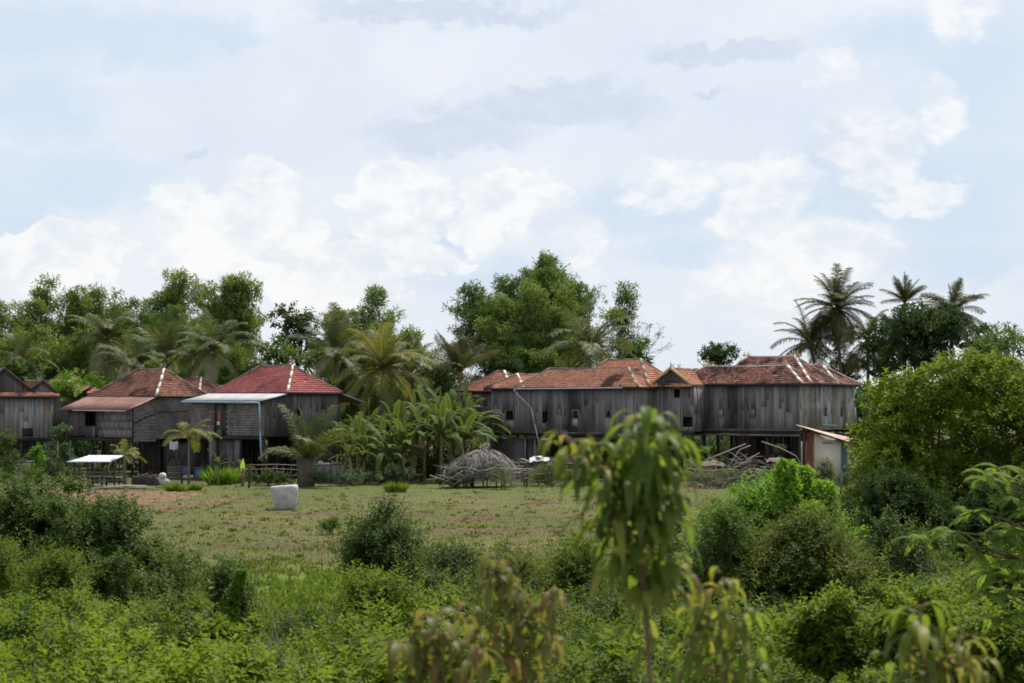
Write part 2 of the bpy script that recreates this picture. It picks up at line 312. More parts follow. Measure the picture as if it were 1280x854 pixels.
class MB:
    def __init__(s): s.v = []; s.f = {3: [], 4: []}; s.r = {3: [], 4: []}; s.n = 0
    def add(s, V, Fc, r):
        V = np.asarray(V, float).reshape(-1, 3); s.v.append(V)
        for f in Fc:
            s.f[len(f)].append([i + s.n for i in f]); s.r[len(f)].append(r)
        s.n += len(V)
    def addnp(s, V, Fc, r):
        s.v.append(np.asarray(V).reshape(-1, 3)); k = Fc.shape[1]
        s.f[k].extend((Fc + s.n).tolist()); s.r[k].extend(np.asarray(r).tolist()); s.n += len(s.v[-1])
    def hexa(s, c8, r=0.5):
        s.add(c8, [(0, 3, 2, 1), (4, 5, 6, 7), (0, 1, 5, 4), (1, 2, 6, 5), (2, 3, 7, 6), (3, 0, 4, 7)], r)
    def box(s, x0, x1, y0, y1, z0, z1, r=0.5):
        s.hexa([(x0, y0, z0), (x1, y0, z0), (x1, y1, z0), (x0, y1, z0), (x0, y0, z1), (x1, y0, z1), (x1, y1, z1), (x0, y1, z1)], r)
    def bar(s, p, q, w, h, r=0.5, up=(0, 0, 1)):
        p, q = Vector(p), Vector(q); d = (q - p).normalized(); u = Vector(up)
        if abs(d.dot(u)) > 0.95: u = Vector((0, 1, 0))
        sd_ = d.cross(u).normalized() * w / 2; n = sd_.cross(d).normalized() * h / 2
        s.hexa([p - sd_ - n, p + sd_ - n, q + sd_ - n, q - sd_ - n, p - sd_ + n, p + sd_ + n, q + sd_ + n, q - sd_ + n], r)
    def tube(s, pts, rr, k=6, r=0.5, cap=True):
        pts = [Vector(p) for p in pts]; n = len(pts)
        if not hasattr(rr, '__len__'): rr = [rr] * n
        V = []
        ref = Vector((0.3, 1, 0.1)).normalized()
        for i, p in enumerate(pts):
            d = (pts[min(i + 1, n - 1)] - pts[max(i - 1, 0)]).normalized()
            a = d.cross(ref)
            if a.length < 1e-3: a = d.cross(Vector((1, 0, 0)))
            a.normalize(); b = d.cross(a)
            for j in range(k):
                t = 2 * math.pi * j / k; V.append(p + (a * math.cos(t) + b * math.sin(t)) * rr[i])
        Fc = [(i * k + j, i * k + (j + 1) % k, (i + 1) * k + (j + 1) % k, (i + 1) * k + j) for i in range(n - 1) for j in range(k)]
        if cap:
            V.append(pts[0]); V.append(pts[-1]); m = n * k
            Fc += [(m, (j + 1) % k, j) for j in range(k)] + [(m + 1, (n - 1) * k + j, (n - 1) * k + (j + 1) % k) for j in range(k)]
        s.add(V, Fc, r)
    def lathe(s, prof, k=24, c=(0, 0, 0), r=0.5, wob=None):
        V = []
        for i, (rd, z) in enumerate(prof):
            for j in range(k):
                t = 2 * math.pi * j / k; w = 1 if wob is None else wob(t, z)
                V.append((c[0] + rd * w * math.cos(t), c[1] + rd * w * math.sin(t), c[2] + z))
        Fc = [(i * k + j, i * k + (j + 1) % k, (i + 1) * k + (j + 1) % k, (i + 1) * k + j) for i in range(len(prof) - 1) for j in range(k)]
        s.add(V, Fc, r)
    def build(s, name, mat, parent=None, smooth=False):
        fs = []; rs = []
        for k in (3, 4):
            if s.f[k]: fs.append(np.array(s.f[k], int)); rs += s.r[k]
        return np_mesh(name, np.concatenate(s.v), fs, rs, mat, parent, smooth)

# ------------------------------------------------------------ foliage helpers (numpy)
def nrm(a): return a / np.maximum(np.linalg.norm(a, axis=-1, keepdims=True), 1e-9)
class LB:
    """leaf buffer"""
    def __init__(s): s.v = []; s.t = []; s.q = []; s.rt = []; s.rq = []; s.n = 0
    def diamonds(s, P, D, U, L, Wd, R, fold=0.3, droop=0.15):
        N = len(P); D = nrm(D); S = nrm(np.cross(D, U)); n = np.cross(S, D)
        L = np.broadcast_to(np.asarray(L, float).reshape(-1, 1), (N, 1)); Wd = np.broadcast_to(np.asarray(Wd, float).reshape(-1, 1), (N, 1))
        m = P + D * L * 0.45
        V = np.stack([P, m + S * Wd / 2 + n * fold * Wd / 2, P + D * L - n * droop * L, m - S * Wd / 2 + n * fold * Wd / 2], 1)
        b = s.n + np.arange(N) * 4
        s.v.append(V.reshape(-1, 3)); s.t.append(np.stack([b, b + 1, b + 2], 1)); s.t.append(np.stack([b, b + 2, b + 3], 1))
        s.rt += [R, R]; s.n += 4 * N
    def ribbons(s, P, D, U, L, Wd, R, K=4, droop=0.5, fold=0.3, prof=None, grav=(0, 0, -1)):
        """3 points across, K segments, bending under gravity"""
        N = len(P); d = nrm(D); g = np.array(grav, float)
        L = np.broadcast_to(np.asarray(L, float).reshape(-1, 1), (N, 1)); Wd = np.broadcast_to(np.asarray(Wd, float).reshape(-1, 1), (N, 1))
        dr = np.broadcast_to(np.asarray(droop, float).reshape(-1, 1), (N, 1))
        S = nrm(np.cross(d, U)); p = P.copy(); rows = []
        if prof is None: prof = [math.sin(math.pi * min(1, 0.08 + 0.92 * (k / K) ** 0.8)) ** 0.8 for k in range(K + 1)]
        for k in range(K + 1):
            n = np.cross(S, d); w = Wd * prof[k] / 2
            rows.append(np.stack([p + S * w + n * w * fold, p, p - S * w + n * w * fold], 1))
            p = p + d * L / K; d = nrm(d + g * dr / K * 2)
        V = np.stack(rows, 1)      # N,K+1,3,3
        b = s.n + np.arange(N)[:, None] * (3 * (K + 1)) + np.arange(K)[None, :] * 3
        b = b.ravel()
        s.v.append(V.reshape(-1, 3)); s.q.append(np.stack([b, b + 1, b + 4, b + 3], 1)); s.q.append(np.stack([b + 1, b + 2, b + 5, b + 4], 1))
        rr = np.repeat(R, K); s.rq += [rr, rr]; s.n += 3 * (K + 1) * N
    def build(s, name, mat, parent=None, smooth=False):
        fs = []; rs = []
        if s.t: fs.append(np.concatenate(s.t)); rs.append(np.concatenate(s.rt))
        if s.q: fs.append(np.concatenate(s.q)); rs.append(np.concatenate(s.rq))
        return np_mesh(name, np.concatenate(s.v), fs, np.concatenate(rs), mat, parent, smooth)
def runit(rg, n): return nrm(rg.normal(size=(n, 3)))
def add_shoots(lb, rg, P, D, slen, n, L, Wd, spread=0.9, curl=0.0):
    """leafy shoots: n leaves spiralling round each"""
    S = len(P); D = nrm(D); a = nrm(np.cross(D, runit(rg, S))); b = np.cross(D, a)
    ph = rg.uniform(0, 6.28, S); tint = rg.uniform(0, 1, S)
    for i in range(n):
        t = (i + 0.5) / n; an = ph + i * 2.4
        rd = a * np.cos(an)[:, None] + b * np.sin(an)[:, None]
        pos = P + D * (slen * t)[:, None] + np.array([0, 0, -1]) * (curl * slen * t * t)[:, None]
        dd = D * (0.35 + 0.5 * t) + rd * spread + rg.normal(size=(S, 3)) * 0.15
        dd[:, 2] -= 0.12
        up = D + rg.normal(size=(S, 3)) * 0.35 + np.array([0, 0, 0.6])
        sz = rg.uniform(0.7, 1.15, S) * (0.75 + 0.5 * math.sin(math.pi * min(1, t + 0.1)))
        lb.diamonds(pos, dd, up, L * sz, Wd * sz, np.clip(0.6 * tint + 0.4 * rg.uniform(0, 1, S), 0, 1))
def sublobes(rg, lobes, k, fr=(0.28, 0.5), out=0.78, zmin=-0.5):
    r = []
    for c, R in lobes:
        c = np.array(c, float); R = np.array(R, float) * np.ones(3)
        v = runit(rg, k * 3); v = v[v[:, 2] > zmin][:k]
        for u in v: r.append((c + R * u * out * rg.uniform(0.85, 1.1), R.mean() * rg.uniform(*fr) * np.array([1, 1, 0.8])))
    return r
def lobe_shoots(lb, rg, lobes, per, slen, n, L, Wd, upb=0.5, zmin=-0.45, spread=0.9, curl=0.0, inner=0.12):
    Ps = []; Ds = []
    for c, R in lobes:
        c = np.array(c, float); R = np.array(R, float) * np.ones(3)
        m = max(4, int(per * (R[0] * R[1] + R[0] * R[2] + R[1] * R[2]) / 3 * 4 * math.pi))
        v = runit(rg, m * 2); v = v[v[:, 2] > zmin][:m]
        q = np.where(rg.uniform(size=len(v)) < inner, rg.uniform(0.3, 0.8, len(v)), rg.uniform(0.8, 1.05, len(v)))
        Ps.append(c + R * v * q[:, None]); Ds.append(v + np.array([0, 0, upb]) + rg.normal(size=v.shape) * 0.35)
    P = np.concatenate(Ps); D = np.concatenate(Ds)
    add_shoots(lb, rg, P, D, slen * rg.uniform(0.6, 1.3, len(P)), n, L, Wd, spread, curl)
def limb_tree(rg, base, tips, r0, mat_parent, name='trunk', mat='bark', trunk_top=None, k=6):
    mb = MB(); base = Vector(base)
    tt = Vector(trunk_top) if trunk_top is not None else base + Vector((0, 0, 1))
    mb.tube([base, base.lerp(tt, 0.5) + Vector((rg.normal() * .05, rg.normal() * .05, 0)), tt], [r0, r0 * 0.8, r0 * 0.7], k)
    for t in tips:
        t = Vector(t); m = tt.lerp(t, 0.5) + Vector((rg.normal() * .12, rg.normal() * .12, 0.1)) * (t - tt).length * 0.4
        mb.tube([tt - Vector((0, 0, 0.05)), m, t], [r0 * 0.5, r0 * 0.3, r0 * 0.1], 5)
    return mb.build(name, mat, mat_parent)

# ------------------------------------------------------------ ground
def terrain(x, y):
    t = np.clip((24 - y) / 20.0, 0, 1); h = 2.9 * t * t * (3 - 2 * t)
    return h + 0.03 * np.sin(x * 0.7 + y * 0.31) * np.sin(y * 0.53)
def build_ground():
    ys = np.concatenate([np.linspace(-40, 0, 9), np.arange(1, 60, 1.0), np.arange(60, 150, 1.2), np.geomspace(151, 4500, 26)])
    xs = np.concatenate([-np.geomspace(3000, 41, 22), np.arange(-40, 40.1, 1.25), np.geomspace(41, 3000, 22)])
    X, Y = np.meshgrid(xs, ys); Z = terrain(X, Y)
    V = np.stack([X, Y, Z], -1).reshape(-1, 3); nx = len(xs)
    i = (np.arange(len(ys) - 1)[:, None] * nx + np.arange(nx - 1)[None]).ravel()
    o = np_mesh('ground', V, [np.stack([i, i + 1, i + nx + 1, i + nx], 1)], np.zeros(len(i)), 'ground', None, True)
    tag(o, kind='structure')
build_ground()
def soil_patch(pts, name, seed, n=2600, mat='soil', amp=0.05):
    """a low bed of turned earth following a polygon of ground points (x,y)"""
    rg = np.random.default_rng(seed); P = np.array(pts); mb = MB()
    x0, y0 = P.min(0); x1, y1 = P.max(0)
    def inside(x, y):
        c = np.zeros(len(x), bool); j = len(P) - 1
        for i in range(len(P)):
            cond = ((P[i, 1] > y) != (P[j, 1] > y)) & (x < (P[j, 0] - P[i, 0]) * (y - P[i, 1]) / (P[j, 1] - P[i, 1] + 1e-9) + P[i, 0])
            c ^= cond; j = i
        return c
    x = rg.uniform(x0, x1, n * 3); y = rg.uniform(y0, y1, n * 3); jx = x + rg.normal(size=len(x)) * 0.35; jy = y + rg.normal(size=len(x)) * 0.35
    k = inside(jx, jy); x, y = x[k][:n], y[k][:n]; N = len(x)
    s = rg.uniform(0.05, 0.22, N); z = terrain(x, y)
    a = rg.uniform(0, 6.28, N); V = []
    for q in range(4):
        V.append(np.stack([x + s * np.cos(a + q * 1.57), y + s * np.sin(a + q * 1.57), z - 0.02], 1))
    V.append(np.stack([x, y, z + s * rg.uniform(0.2, 0.2 + amp * 8, N)], 1))
    V = np.stack(V, 1).reshape(-1, 3); b = np.arange(N) * 5; R = rg.uniform(0, 1, N)
    fs = np.concatenate([np.stack([b + q, b + (q + 1) % 4, b + 4], 1) for q in range(4)])
    o = np_mesh(name, V, [fs], np.tile(R, 4), mat); tag(o, kind='stuff'); return o
def gp(px, py):
    D = CZ * F / (py - HY); return ((px - 640) * D / F, D)
soil_patch([gp(20, 622), gp(60, 613), (gp(235, 617)), gp(250, 618), gp(200, 628), gp(120, 634), gp(50, 632)], 'ploughed_soil', 1, 5200, 'soil', 0.04)
def furrow(name, path, w, seed, n, mat):
    P = [gp(*p) for p in path]; L = [(x, y - w) for x, y in P]; R = [(x, y + w) for x, y in P][::-1]
    soil_patch(L + R, name, seed, n, mat, 0.06)
furrow('soil_bund', [(178, 641), (235, 634), (290, 626), (335, 621)], 0.45, 2, 900, 'soil_dark')
furrow('soil_bund', [(180, 639), (235, 632), (300, 624)], 0.5, 12, 500, 'soil')
for i, (pth, w, n, m) in enumerate([
        ([(560, 649), (590, 648), (625, 650)], .3, 160, 'soil_dark'), ([(520, 666), (600, 664), (640, 666), (735, 663)], .3, 420, 'soil'),
        ([(428, 697), (480, 696), (540, 699), (640, 697)], .35, 260, 'soil_dark'), ([(460, 626), (500, 625)], .3, 90, 'soil'),
        ([(590, 624), (612, 624)], .3, 90, 'soil_dark'), ([(288, 659), (318, 660)], .3, 90, 'soil_dark'), ([(360, 643), (430, 641)], .3, 120, 'soil'),
        ([(630, 647), (700, 649)], .25, 120, 'soil_dark'), ([(655, 629), (700, 630)], .3, 120, 'soil_dark'), ([(250, 682), (380, 680), (430, 681)], .3, 120, 'soil'),
        ([(835, 632), (900, 631)], .4, 150, 'soil_dark'), ([(500, 645), (540, 644)], .25, 60, 'soil'), ([(850, 612), (960, 606)], 1.6, 500, 'soil')]):
    furrow('soil_clods', pth, w * .7, 20 + i, int(n * .9), 'soil_dark')
def grass():
    rg = np.random.default_rng(5); lb = LB(); n = 120000
    D = 1 / rg.uniform(1 / 118, 1 / 42, n); x = (rg.uniform(-60, 1340, n) - 640) * D / F
    # patchiness
    k = (np.sin(x * 1.3 + D * .7) * np.sin(D * .9 - x * .4) + rg.normal(size=n) * 0.6) > -0.35
    x, D = x[k], D[k]; n = len(x)
    P = np.stack([x, D, terrain(x, D) - 0.01], 1); d = runit(rg, n) * 0.55 + np.array([0, 0, 1])
    near = np.clip((66 - D) / 8, 0, 1); h = rg.uniform(0.035, 0.10, n) * (1 + 1.2 * near)
    isg = rg.uniform(size=n) < (0.15 + 0.8 * near)
    for m, sel in (('l_grass', ~isg), ('l_grass_green', isg)):
        lb = LB(); q = sel.nonzero()[0]
        lb.diamonds(P[q], d[q], runit(rg, len(q)) + np.array([0, -1, 0]), h[q], h[q] * 0.42, rg.uniform(0, 1, len(q)))
        o = lb.build('grass', m); tag(o, kind='stuff')
grass()
def field_weeds():
    rg = np.random.default_rng(15); n = 1500; D = 1 / rg.uniform(1 / 116, 1 / 56, n); x = (rg.uniform(120, 1000, n) - 640) * D / F; m = 9
    P = np.repeat(np.stack([x, D, terrain(x, D) - .01], 1), m, 0) + rg.normal(size=(n * m, 3)) * np.array([.09, .09, 0]); h = np.repeat(rg.uniform(.05, .17, n), m)
    lb = LB(); lb.diamonds(P, runit(rg, n * m) * .8 + np.array([0, 0, .8]), runit(rg, n * m), h, h * .5, np.repeat(rg.uniform(0, 1, n), m)); o = lb.build('field_weeds', 'l_bush_olive'); tag(o, kind='stuff')
    lb = LB(); n = 2500; D = 1 / rg.uniform(1 / 116, 1 / 60, n); x = (rg.uniform(120, 1000, n) - 640) * D / F
    lb.diamonds(np.stack([x, D, terrain(x, D) + .015], 1), runit(rg, n) * np.array([1, 1, .15]), np.tile([0, 0, 1.0], (n, 1)), rg.uniform(.05, .2, n), .025, rg.uniform(0, 1, n)); o = lb.build('straw_litter', 'wood_grey'); tag(o, kind='stuff')
field_weeds()

# ------------------------------------------------------------ houses
class House:
    def __init__(s, name, label, px, D, psi, L, Wd, cat='house', group=None):
        s.psi = rad(psi); s.c, s.s_ = math.cos(s.psi), math.sin(s.psi); s.D = D; s.X0 = (px - 640) * D / F; s.L, s.W = L, Wd
        s.o = empty(name, (s.X0, D, 0), -s.psi, label, cat, group); s.rg = np.random.default_rng(abs(hash(label)) % 1000 if False else int(px) + int(D))
    def fa(s, px):      # column -> local x on the front wall
        k = (px - 640) / F; return -(s.X0 - k * s.D) / (s.c + k * s.s_)
    def fs(s, px):      # column -> local y on the side wall
        k = (px - 640) / F; return (k * s.D - s.X0) / (s.s_ - k * s.c)
    def zf(s, py, a): return CZ - (py - HY) * (s.D - a * s.s_) / F
    def zs(s, py, b): return CZ - (py - HY) * (s.D + b * s.c) / F
    def mp(s, face):
        L, Wd = s.L, s.W
        return {'front': lambda a, z, o: (a, -o, z), 'side': lambda a, z, o: (o, a, z), 'left': lambda a, z, o: (-L - o, a, z), 'back': lambda a, z, o: (a, Wd + o, z)}[face]
    def slab(s, mb, f, a0, a1, z0, z1, o0, o1, r, tl=0):
        mb.hexa([f(a0, z0, o0), f(a1, z0, o0), f(a1, z0, o1), f(a0, z0, o1), f(a0, z1, o0), f(a1, z1 + tl, o0), f(a1, z1 + tl, o1), f(a0, z1, o1)], r)
    def planks(s, face, a0, a1, z0, z1, holes=(), mat='plank', w=(0.13, 0.22), name='wall', f=None, ragged=0.03, off=0.0, topf=None, botf=None):
        rg = s.rg; mb = MB(); f = f or s.mp(face); a = a0
        while a < a1 - 0.02:
            b = min(a1, a + rg.uniform(*w)); g = 0.006; r = float(np.clip(rg.normal(0.5, 0.27), 0, 1))
            zt = z1 if topf is None else topf((a + b) / 2); zb = (z0 if botf is None else botf((a + b) / 2)) - abs(rg.normal() * ragged)
            segs = [(zb, zt)]
            for (h0, h1, y0, y1) in holes:
                if b > h0 + 0.02 and a < h1 - 0.02:
                    ns = []
                    for (p, q) in segs:
                        if y0 > p: ns.append((p, min(q, y0)))
                        if y1 < q: ns.append((max(p, y1), q))
                    segs = ns
            for (p, q) in segs:
                if q - p < 0.03: continue
                if q - p > 1.8 and rg.uniform() < 0.3:
                    m = p + (q - p) * rg.uniform(0.3, 0.7); parts = [(p, m - 0.004, r), (m + 0.004, q, float(np.clip(r + rg.normal() * 0.3, 0, 1)))]
                else: parts = [(p, q, r)]
                for (u, v, rr) in parts:
                    o = off + rg.uniform(0, 0.022); s.slab(mb, f, a + g, b - g, u, v, o - 0.03, o, rr)
            a = b
        s.slab(mb, f, a0, a1, min(z0 + 0.02, z1), z0 + 0.14, off - 0.10, off - 0.035, 0.1)
        s.slab(mb, f, a0, a1, z1 - 0.14, z1 - 0.02, off - 0.10, off - 0.035, 0.1) if topf is None else None
        return mb.build(name, mat, s.o)
    def panels(s, face, a0, a1, z0, z1, holes=(), mat='mat_wall', cell=(0.34, 0.15), name='wall', topf=None, f=None, botf=None, off=0.0):
        rg = s.rg; mb = MB(); f = f or s.mp(face); z = z0
        row = 0
        while z < z1 - 0.01:
            zt = min(z1, z + cell[1]); a = a0 - (0.5 * cell[0] if row % 2 else 0)
            while a < a1 - 0.01:
                p, q = max(a, a0), min(a1, a + cell[0] * rg.uniform(0.94, 1.06)); a += cell[0]
                if q - p < 0.02: continue
                m = (p + q) / 2
                if topf is not None and z > topf(m) - 0.02: continue
                if botf is not None and zt < botf(m): continue
                if any(m > h0 and m < h1 and (z + zt) / 2 > y0 and (z + zt) / 2 < y1 for (h0, h1, y0, y1) in holes): continue
                o = off + rg.uniform(0, 0.014)
                top = zt if topf is None else min(zt, topf(m))
                s.hex_tilt(mb, f, p + 0.008, q - 0.008, z, top, o, float(np.clip(rg.normal(0.5, 0.2), 0, 1)))
            z = zt; row += 1
        if topf is None:
            for (p, q) in ((a0, a1),):
                segs = [(p, q)]
                for h in holes:
                    ns = []
                    for (u, v) in segs:
                        if h[0] > u and h[0] < v: ns.append((u, h[0]));
                        if h[1] > u and h[1] < v: ns.append((h[1], v))
                        if h[1] <= u or h[0] >= v: ns.append((u, v))
                    segs = ns
                for (u, v) in segs: s.slab(mb, f, u, v, z0, z1, off - 0.05, off - 0.022, 0.05)
        return mb.build(name, mat, s.o)
    def hex_tilt(s, mb, f, a0, a1, z0, z1, o, r):
        if z1 - z0 < 0.01: return
        mb.hexa([f(a0, z0, o - 0.02), f(a1, z0, o - 0.02), f(a1, z0, o + 0.022), f(a0, z0, o + 0.022), f(a0, z1 - 0.006, o - 0.02), f(a1, z1 - 0.006, o - 0.02), f(a1, z1 - 0.006, o), f(a0, z1 - 0.006, o)], r)
    def box(s, name, mat, x0, x1, y0, y1, z0, z1, r=0.4):
        mb = MB(); mb.box(x0, x1, y0, y1, z0, z1, r); return mb.build(name, mat, s.o)
    def frame(s, face, h, mat='wood_grey', shutter=False, t=0.05):
        mb = MB(); f = s.mp(face); a0, a1, z0, z1 = h
        s.slab(mb, f, a0 - t, a0, z0 - t, z1 + t, -0.06, 0.035, .5); s.slab(mb, f, a1, a1 + t, z0 - t, z1 + t, -0.06, 0.035, .6)
        s.slab(mb, f, a0, a1, z0 - t, z0, -0.06, 0.035, .4); s.slab(mb, f, a0, a1, z1, z1 + t, -0.06, 0.035, .5)
        o = mb.build('window', mat, s.o)
        if shutter:
            mb = MB(); s.slab(mb, f, a0 + 0.004, a1 - 0.004, z0 + 0.004, z1 - 0.004, -0.03, 0.0, 0.9); sh = mb.build('shutter', 'plank_pale', o)
        return o
    def posts(s, xs, ys, z1, r=0.09, mat='wood_dark'):
        for x in xs:
            for y in ys:
                mb = MB(); j = s.rg.normal(size=2) * 0.03
                mb.tube([(x + j[0], y + j[1], -0.1), (x, y, z1)], [r, r * 0.9], 7, float(s.rg.uniform(0, 1))); mb.build('post', mat, s.o, True)
    def beams(s, z, h=0.16, mat='wood_dark', x0=None, x1=0.0, y0=0.0, y1=None):
        x0 = -s.L if x0 is None else x0; y1 = s.W if y1 is None else y1
        mb = MB()
        for y in (y0 + 0.02, (y0 + y1) / 2, y1 - 0.02): mb.box(x0, x1, y - 0.05, y + 0.05, z - h - 0.06, z - 0.06, 0.5)
        mb.build('floor_beam', mat, s.o)
        s.box('floor', mat, x0 + 0.05, x1 - 0.05, y0 + 0.06, y1 - 0.06, z - 0.058, z)
    def pipe(s, name, mat, pts, r=0.035):
        mb = MB()
        for p, q in zip(pts[:-1], pts[1:]): mb.tube([p, q], r, 8)
        return mb.build(name, mat, s.o, True)

def tile_slope(mb, rg, A, B, C, Dq, row=0.2, tw=0.17, lift=0.045, gap=0.012):
    A, B, C, Dq = (np.array(p, float) for p in (A, B, C, Dq))
    e = B - A; Le = np.linalg.norm(e); e = e / Le; up = Dq - A; up = up - e * up.dot(e); hs = np.linalg.norm(up); up = up / hs
    n = np.cross(e, up); n = n if n[2] > 0 else -n
    aL1, aR1 = (Dq - A).dot(e), (C - A).dot(e); rows = max(2, int(round(hs / row)))
    mb.add([A + n * -0.05, B + n * -0.05, C + n * -0.05, Dq + n * -0.05], [(0, 1, 2, 3)], 0.0)
    lift += .03
    for r in range(rows):
        t0, t1 = r / rows, (r + 1) / rows
        l0, r0, l1, r1 = aL1 * t0, Le + (aR1 - Le) * t0, aL1 * t1, Le + (aR1 - Le) * t1
        a = l0 - rg.uniform(0, tw)
        while a < r0:
            p, q = a + gap, a + tw; a += tw
            p0, q0 = np.clip([p, q], l0, r0); p1, q1 = np.clip([p, q], l1, r1)
            if q0 - p0 < 0.02: continue
            if rg.uniform() < 0.006: continue
            lf = lift + rg.uniform(-0.012, 0.02); sag = rg.uniform(-0.015, 0.02)
            dip = n * (-.035 * math.sin(p * 1.1 + A[0]) * math.sin(math.pi * t0) - .03 * math.sin(p * .45 + 1)); lo = A + up * (hs * t0 + sag) + dip; hi = A + up * min(hs, hs * t1 + 0.03) + dip
            v = [lo + e * p0 + n * lf, lo + e * q0 + n * lf, hi + e * q1 + n * 0.005, hi + e * p1 + n * 0.005, lo + e * p0, lo + e * q0]
            mb.add(v, [(0, 1, 2, 3), (4, 5, 1, 0)], float(np.clip(rg.normal(0.5, 0.3), 0, 1)))
def cap_lines(pts_pairs, parent, mat, w=0.13, name='ridge_cap', h=0.1):
    mb = MB(); rr = random.Random(int(abs(pts_pairs[0][0][0]) * 97) + len(pts_pairs))
    for p, q in pts_pairs:
        p, q = Vector(p), Vector(q); n = max(1, int((q - p).length / .8)); pr = p + Vector((0, 0, .06))
        for i in range(n):
            t = (i + 1) / n; nx = p.lerp(q, t) + Vector((rr.uniform(-.006, .006), rr.uniform(-.006, .006), .06 + rr.uniform(-.004, .004) - .05 * math.sin(math.pi * t)))
            mb.bar(pr, nx + (nx - pr) * .02, w * rr.uniform(.92, 1.08), h * rr.uniform(.92, 1.08), rr.uniform(.4, .6)); pr = nx
    return mb.build(name, mat, parent)
def finial(parent, p, mat='cap_white', h=0.45, k=3, seed=0):
    rg = np.random.default_rng(seed); mb = MB(); p = Vector(p)
    mb.tube([p, p + Vector((0, 0, h * 0.45)), p + Vector((0.02, 0, h))], [0.06, 0.035, 0.006], 6)
    for i in range(k):
        a = rg.uniform(0, 6.28); d = Vector((math.cos(a), math.sin(a), 0))
        mb.tube([p + Vector((0, 0, 0.05)), p + d * 0.14 + Vector((0, 0, 0.12)), p + d * 0.2 + Vector((0, 0, 0.28 * rg.uniform(.7, 1.2)))], [0.04, 0.03, 0.006], 5)
    return mb.build('finial', mat, parent)
def hip_roof(H, x0, x1, y0, y1, ze, rise, hxR=None, hxL=None, mat='tile_old', cap='cap', capw=0.13, axis='x', zback=None, tw=0.17, fin=None, row=0.2, back=True, nearcap=None, skip=()):
    rg = H.rg; mb = MB(); hw = (y1 - y0) / 2 if axis == 'x' else (x1 - x0) / 2
    if axis == 'x':
        hxR = hw if hxR is None else hxR; hxL = hw if hxL is None else hxL; ym = (y0 + y1) / 2
        R1 = (x0 + hxL, ym, ze + rise); R2 = (x1 - hxR, ym, ze + rise)
    else:
        hxR = hw if hxR is None else hxR; xm = (x0 + x1) / 2
        R1 = (xm, y0 + hxR, ze + rise); R2 = (xm, y1 - hxR, ze + rise)
    a, b, c, d = (x0, y0, ze), (x1, y0, ze), (x1, y1, ze), (x0, y1, ze)
    kw = dict(row=row, tw=tw)
    if axis == 'x':
        tile_slope(mb, rg, a, b, R2, R1, **kw); tile_slope(mb, rg, b, c, R2, R2, **kw)
        tile_slope(mb, rg, c, d, R1, R2, **kw); tile_slope(mb, rg, d, a, R1, R1, **kw)
        hips = [(R1, a), (R2, b), (R2, c), (R1, d)]
    else:
        tile_slope(mb, rg, a, b, R1, R1, **kw); tile_slope(mb, rg, b, c, R2, R1, **kw)
        tile_slope(mb, rg, c, d, R2, R2, **kw); tile_slope(mb, rg, d, a, R1, R2, **kw)
        hips = [(R1, a), (R1, b), (R2, c), (R2, d)]
    roof = mb.build('roof', mat, H.o)
    cap_lines([(R1, R2)] + [h for i, h in enumerate(hips) if i != 1], roof, cap, capw)
    cap_lines([hips[1]], roof, nearcap or cap, capw * 1.1)
    mb = MB(); mb.box(x0 + .05, x1 - .05, y0 + .05, y1 - .05, ze - 0.075, ze - 0.035, 0.3)
    for (p, q) in ((a, b), (b, c), (c, d), (d, a)): mb.bar(Vector(p) + Vector((0, 0, -.05)), Vector(q) + Vector((0, 0, -.05)), 0.045, 0.11, 0.2)
    mb.build('eave_board', 'wood_dark', roof)
    if fin:
        for i, p in enumerate((R1, R2)):
            for j in range(2): finial(roof, (p[0] + j * 0.35 * (1 if i == 0 else -1), p[1], p[2] + 0.08), fin, 0.42 - 0.12 * j, 3, i * 7 + j)
    return roof
def tin_sheet(parent, name, mat, A, B, C, Dq, pitch=0.16, amp=0.018, seed=0, thick=0.02):
    """corrugated sheet, A-B lower edge, D-C upper edge"""
    A, B, C, Dq = (np.array(p, float) for p in (A, B, C, Dq)); rg = np.random.default_rng(seed)
    n = max(8, int(np.linalg.norm(B - A) / pitch * 4)); up = np.cross(B - A, Dq - A); up = up / np.linalg.norm(up); up = up if up[2] > 0 else -up
    t = np.linspace(0, 1, n + 1); h = amp * np.sin(t * n / 4 * 2 * math.pi)
    lo = A + (B - A) * t[:, None] + up * h[:, None]; hi = Dq + (C - Dq) * t[:, None] + up * h[:, None]
    md = (lo + hi) / 2 - np.array([0, 0, 0.02]); V = np.concatenate([lo, md, hi, lo - up * thick, hi - up * thick]); i = np.arange(n); m = n + 1
    sheet = rg.uniform(0, 1, 60)[(t[:-1] * np.linalg.norm(B - A) / 0.8).astype(int) % 60]
    f = np.concatenate([np.stack([i, i + 1, m + i + 1, m + i], 1), np.stack([m + i, m + i + 1, 2 * m + i + 1, 2 * m + i], 1), np.stack([3 * m + i, 3 * m + i + 1, i + 1, i], 1), np.stack([4 * m + i, 4 * m + i + 1, 3 * m + i + 1, 3 * m + i], 1)])
    return np_mesh(name, V, [f], np.concatenate([sheet, np.clip(sheet + 0.1, 0, 1), sheet, sheet]), mat, parent)

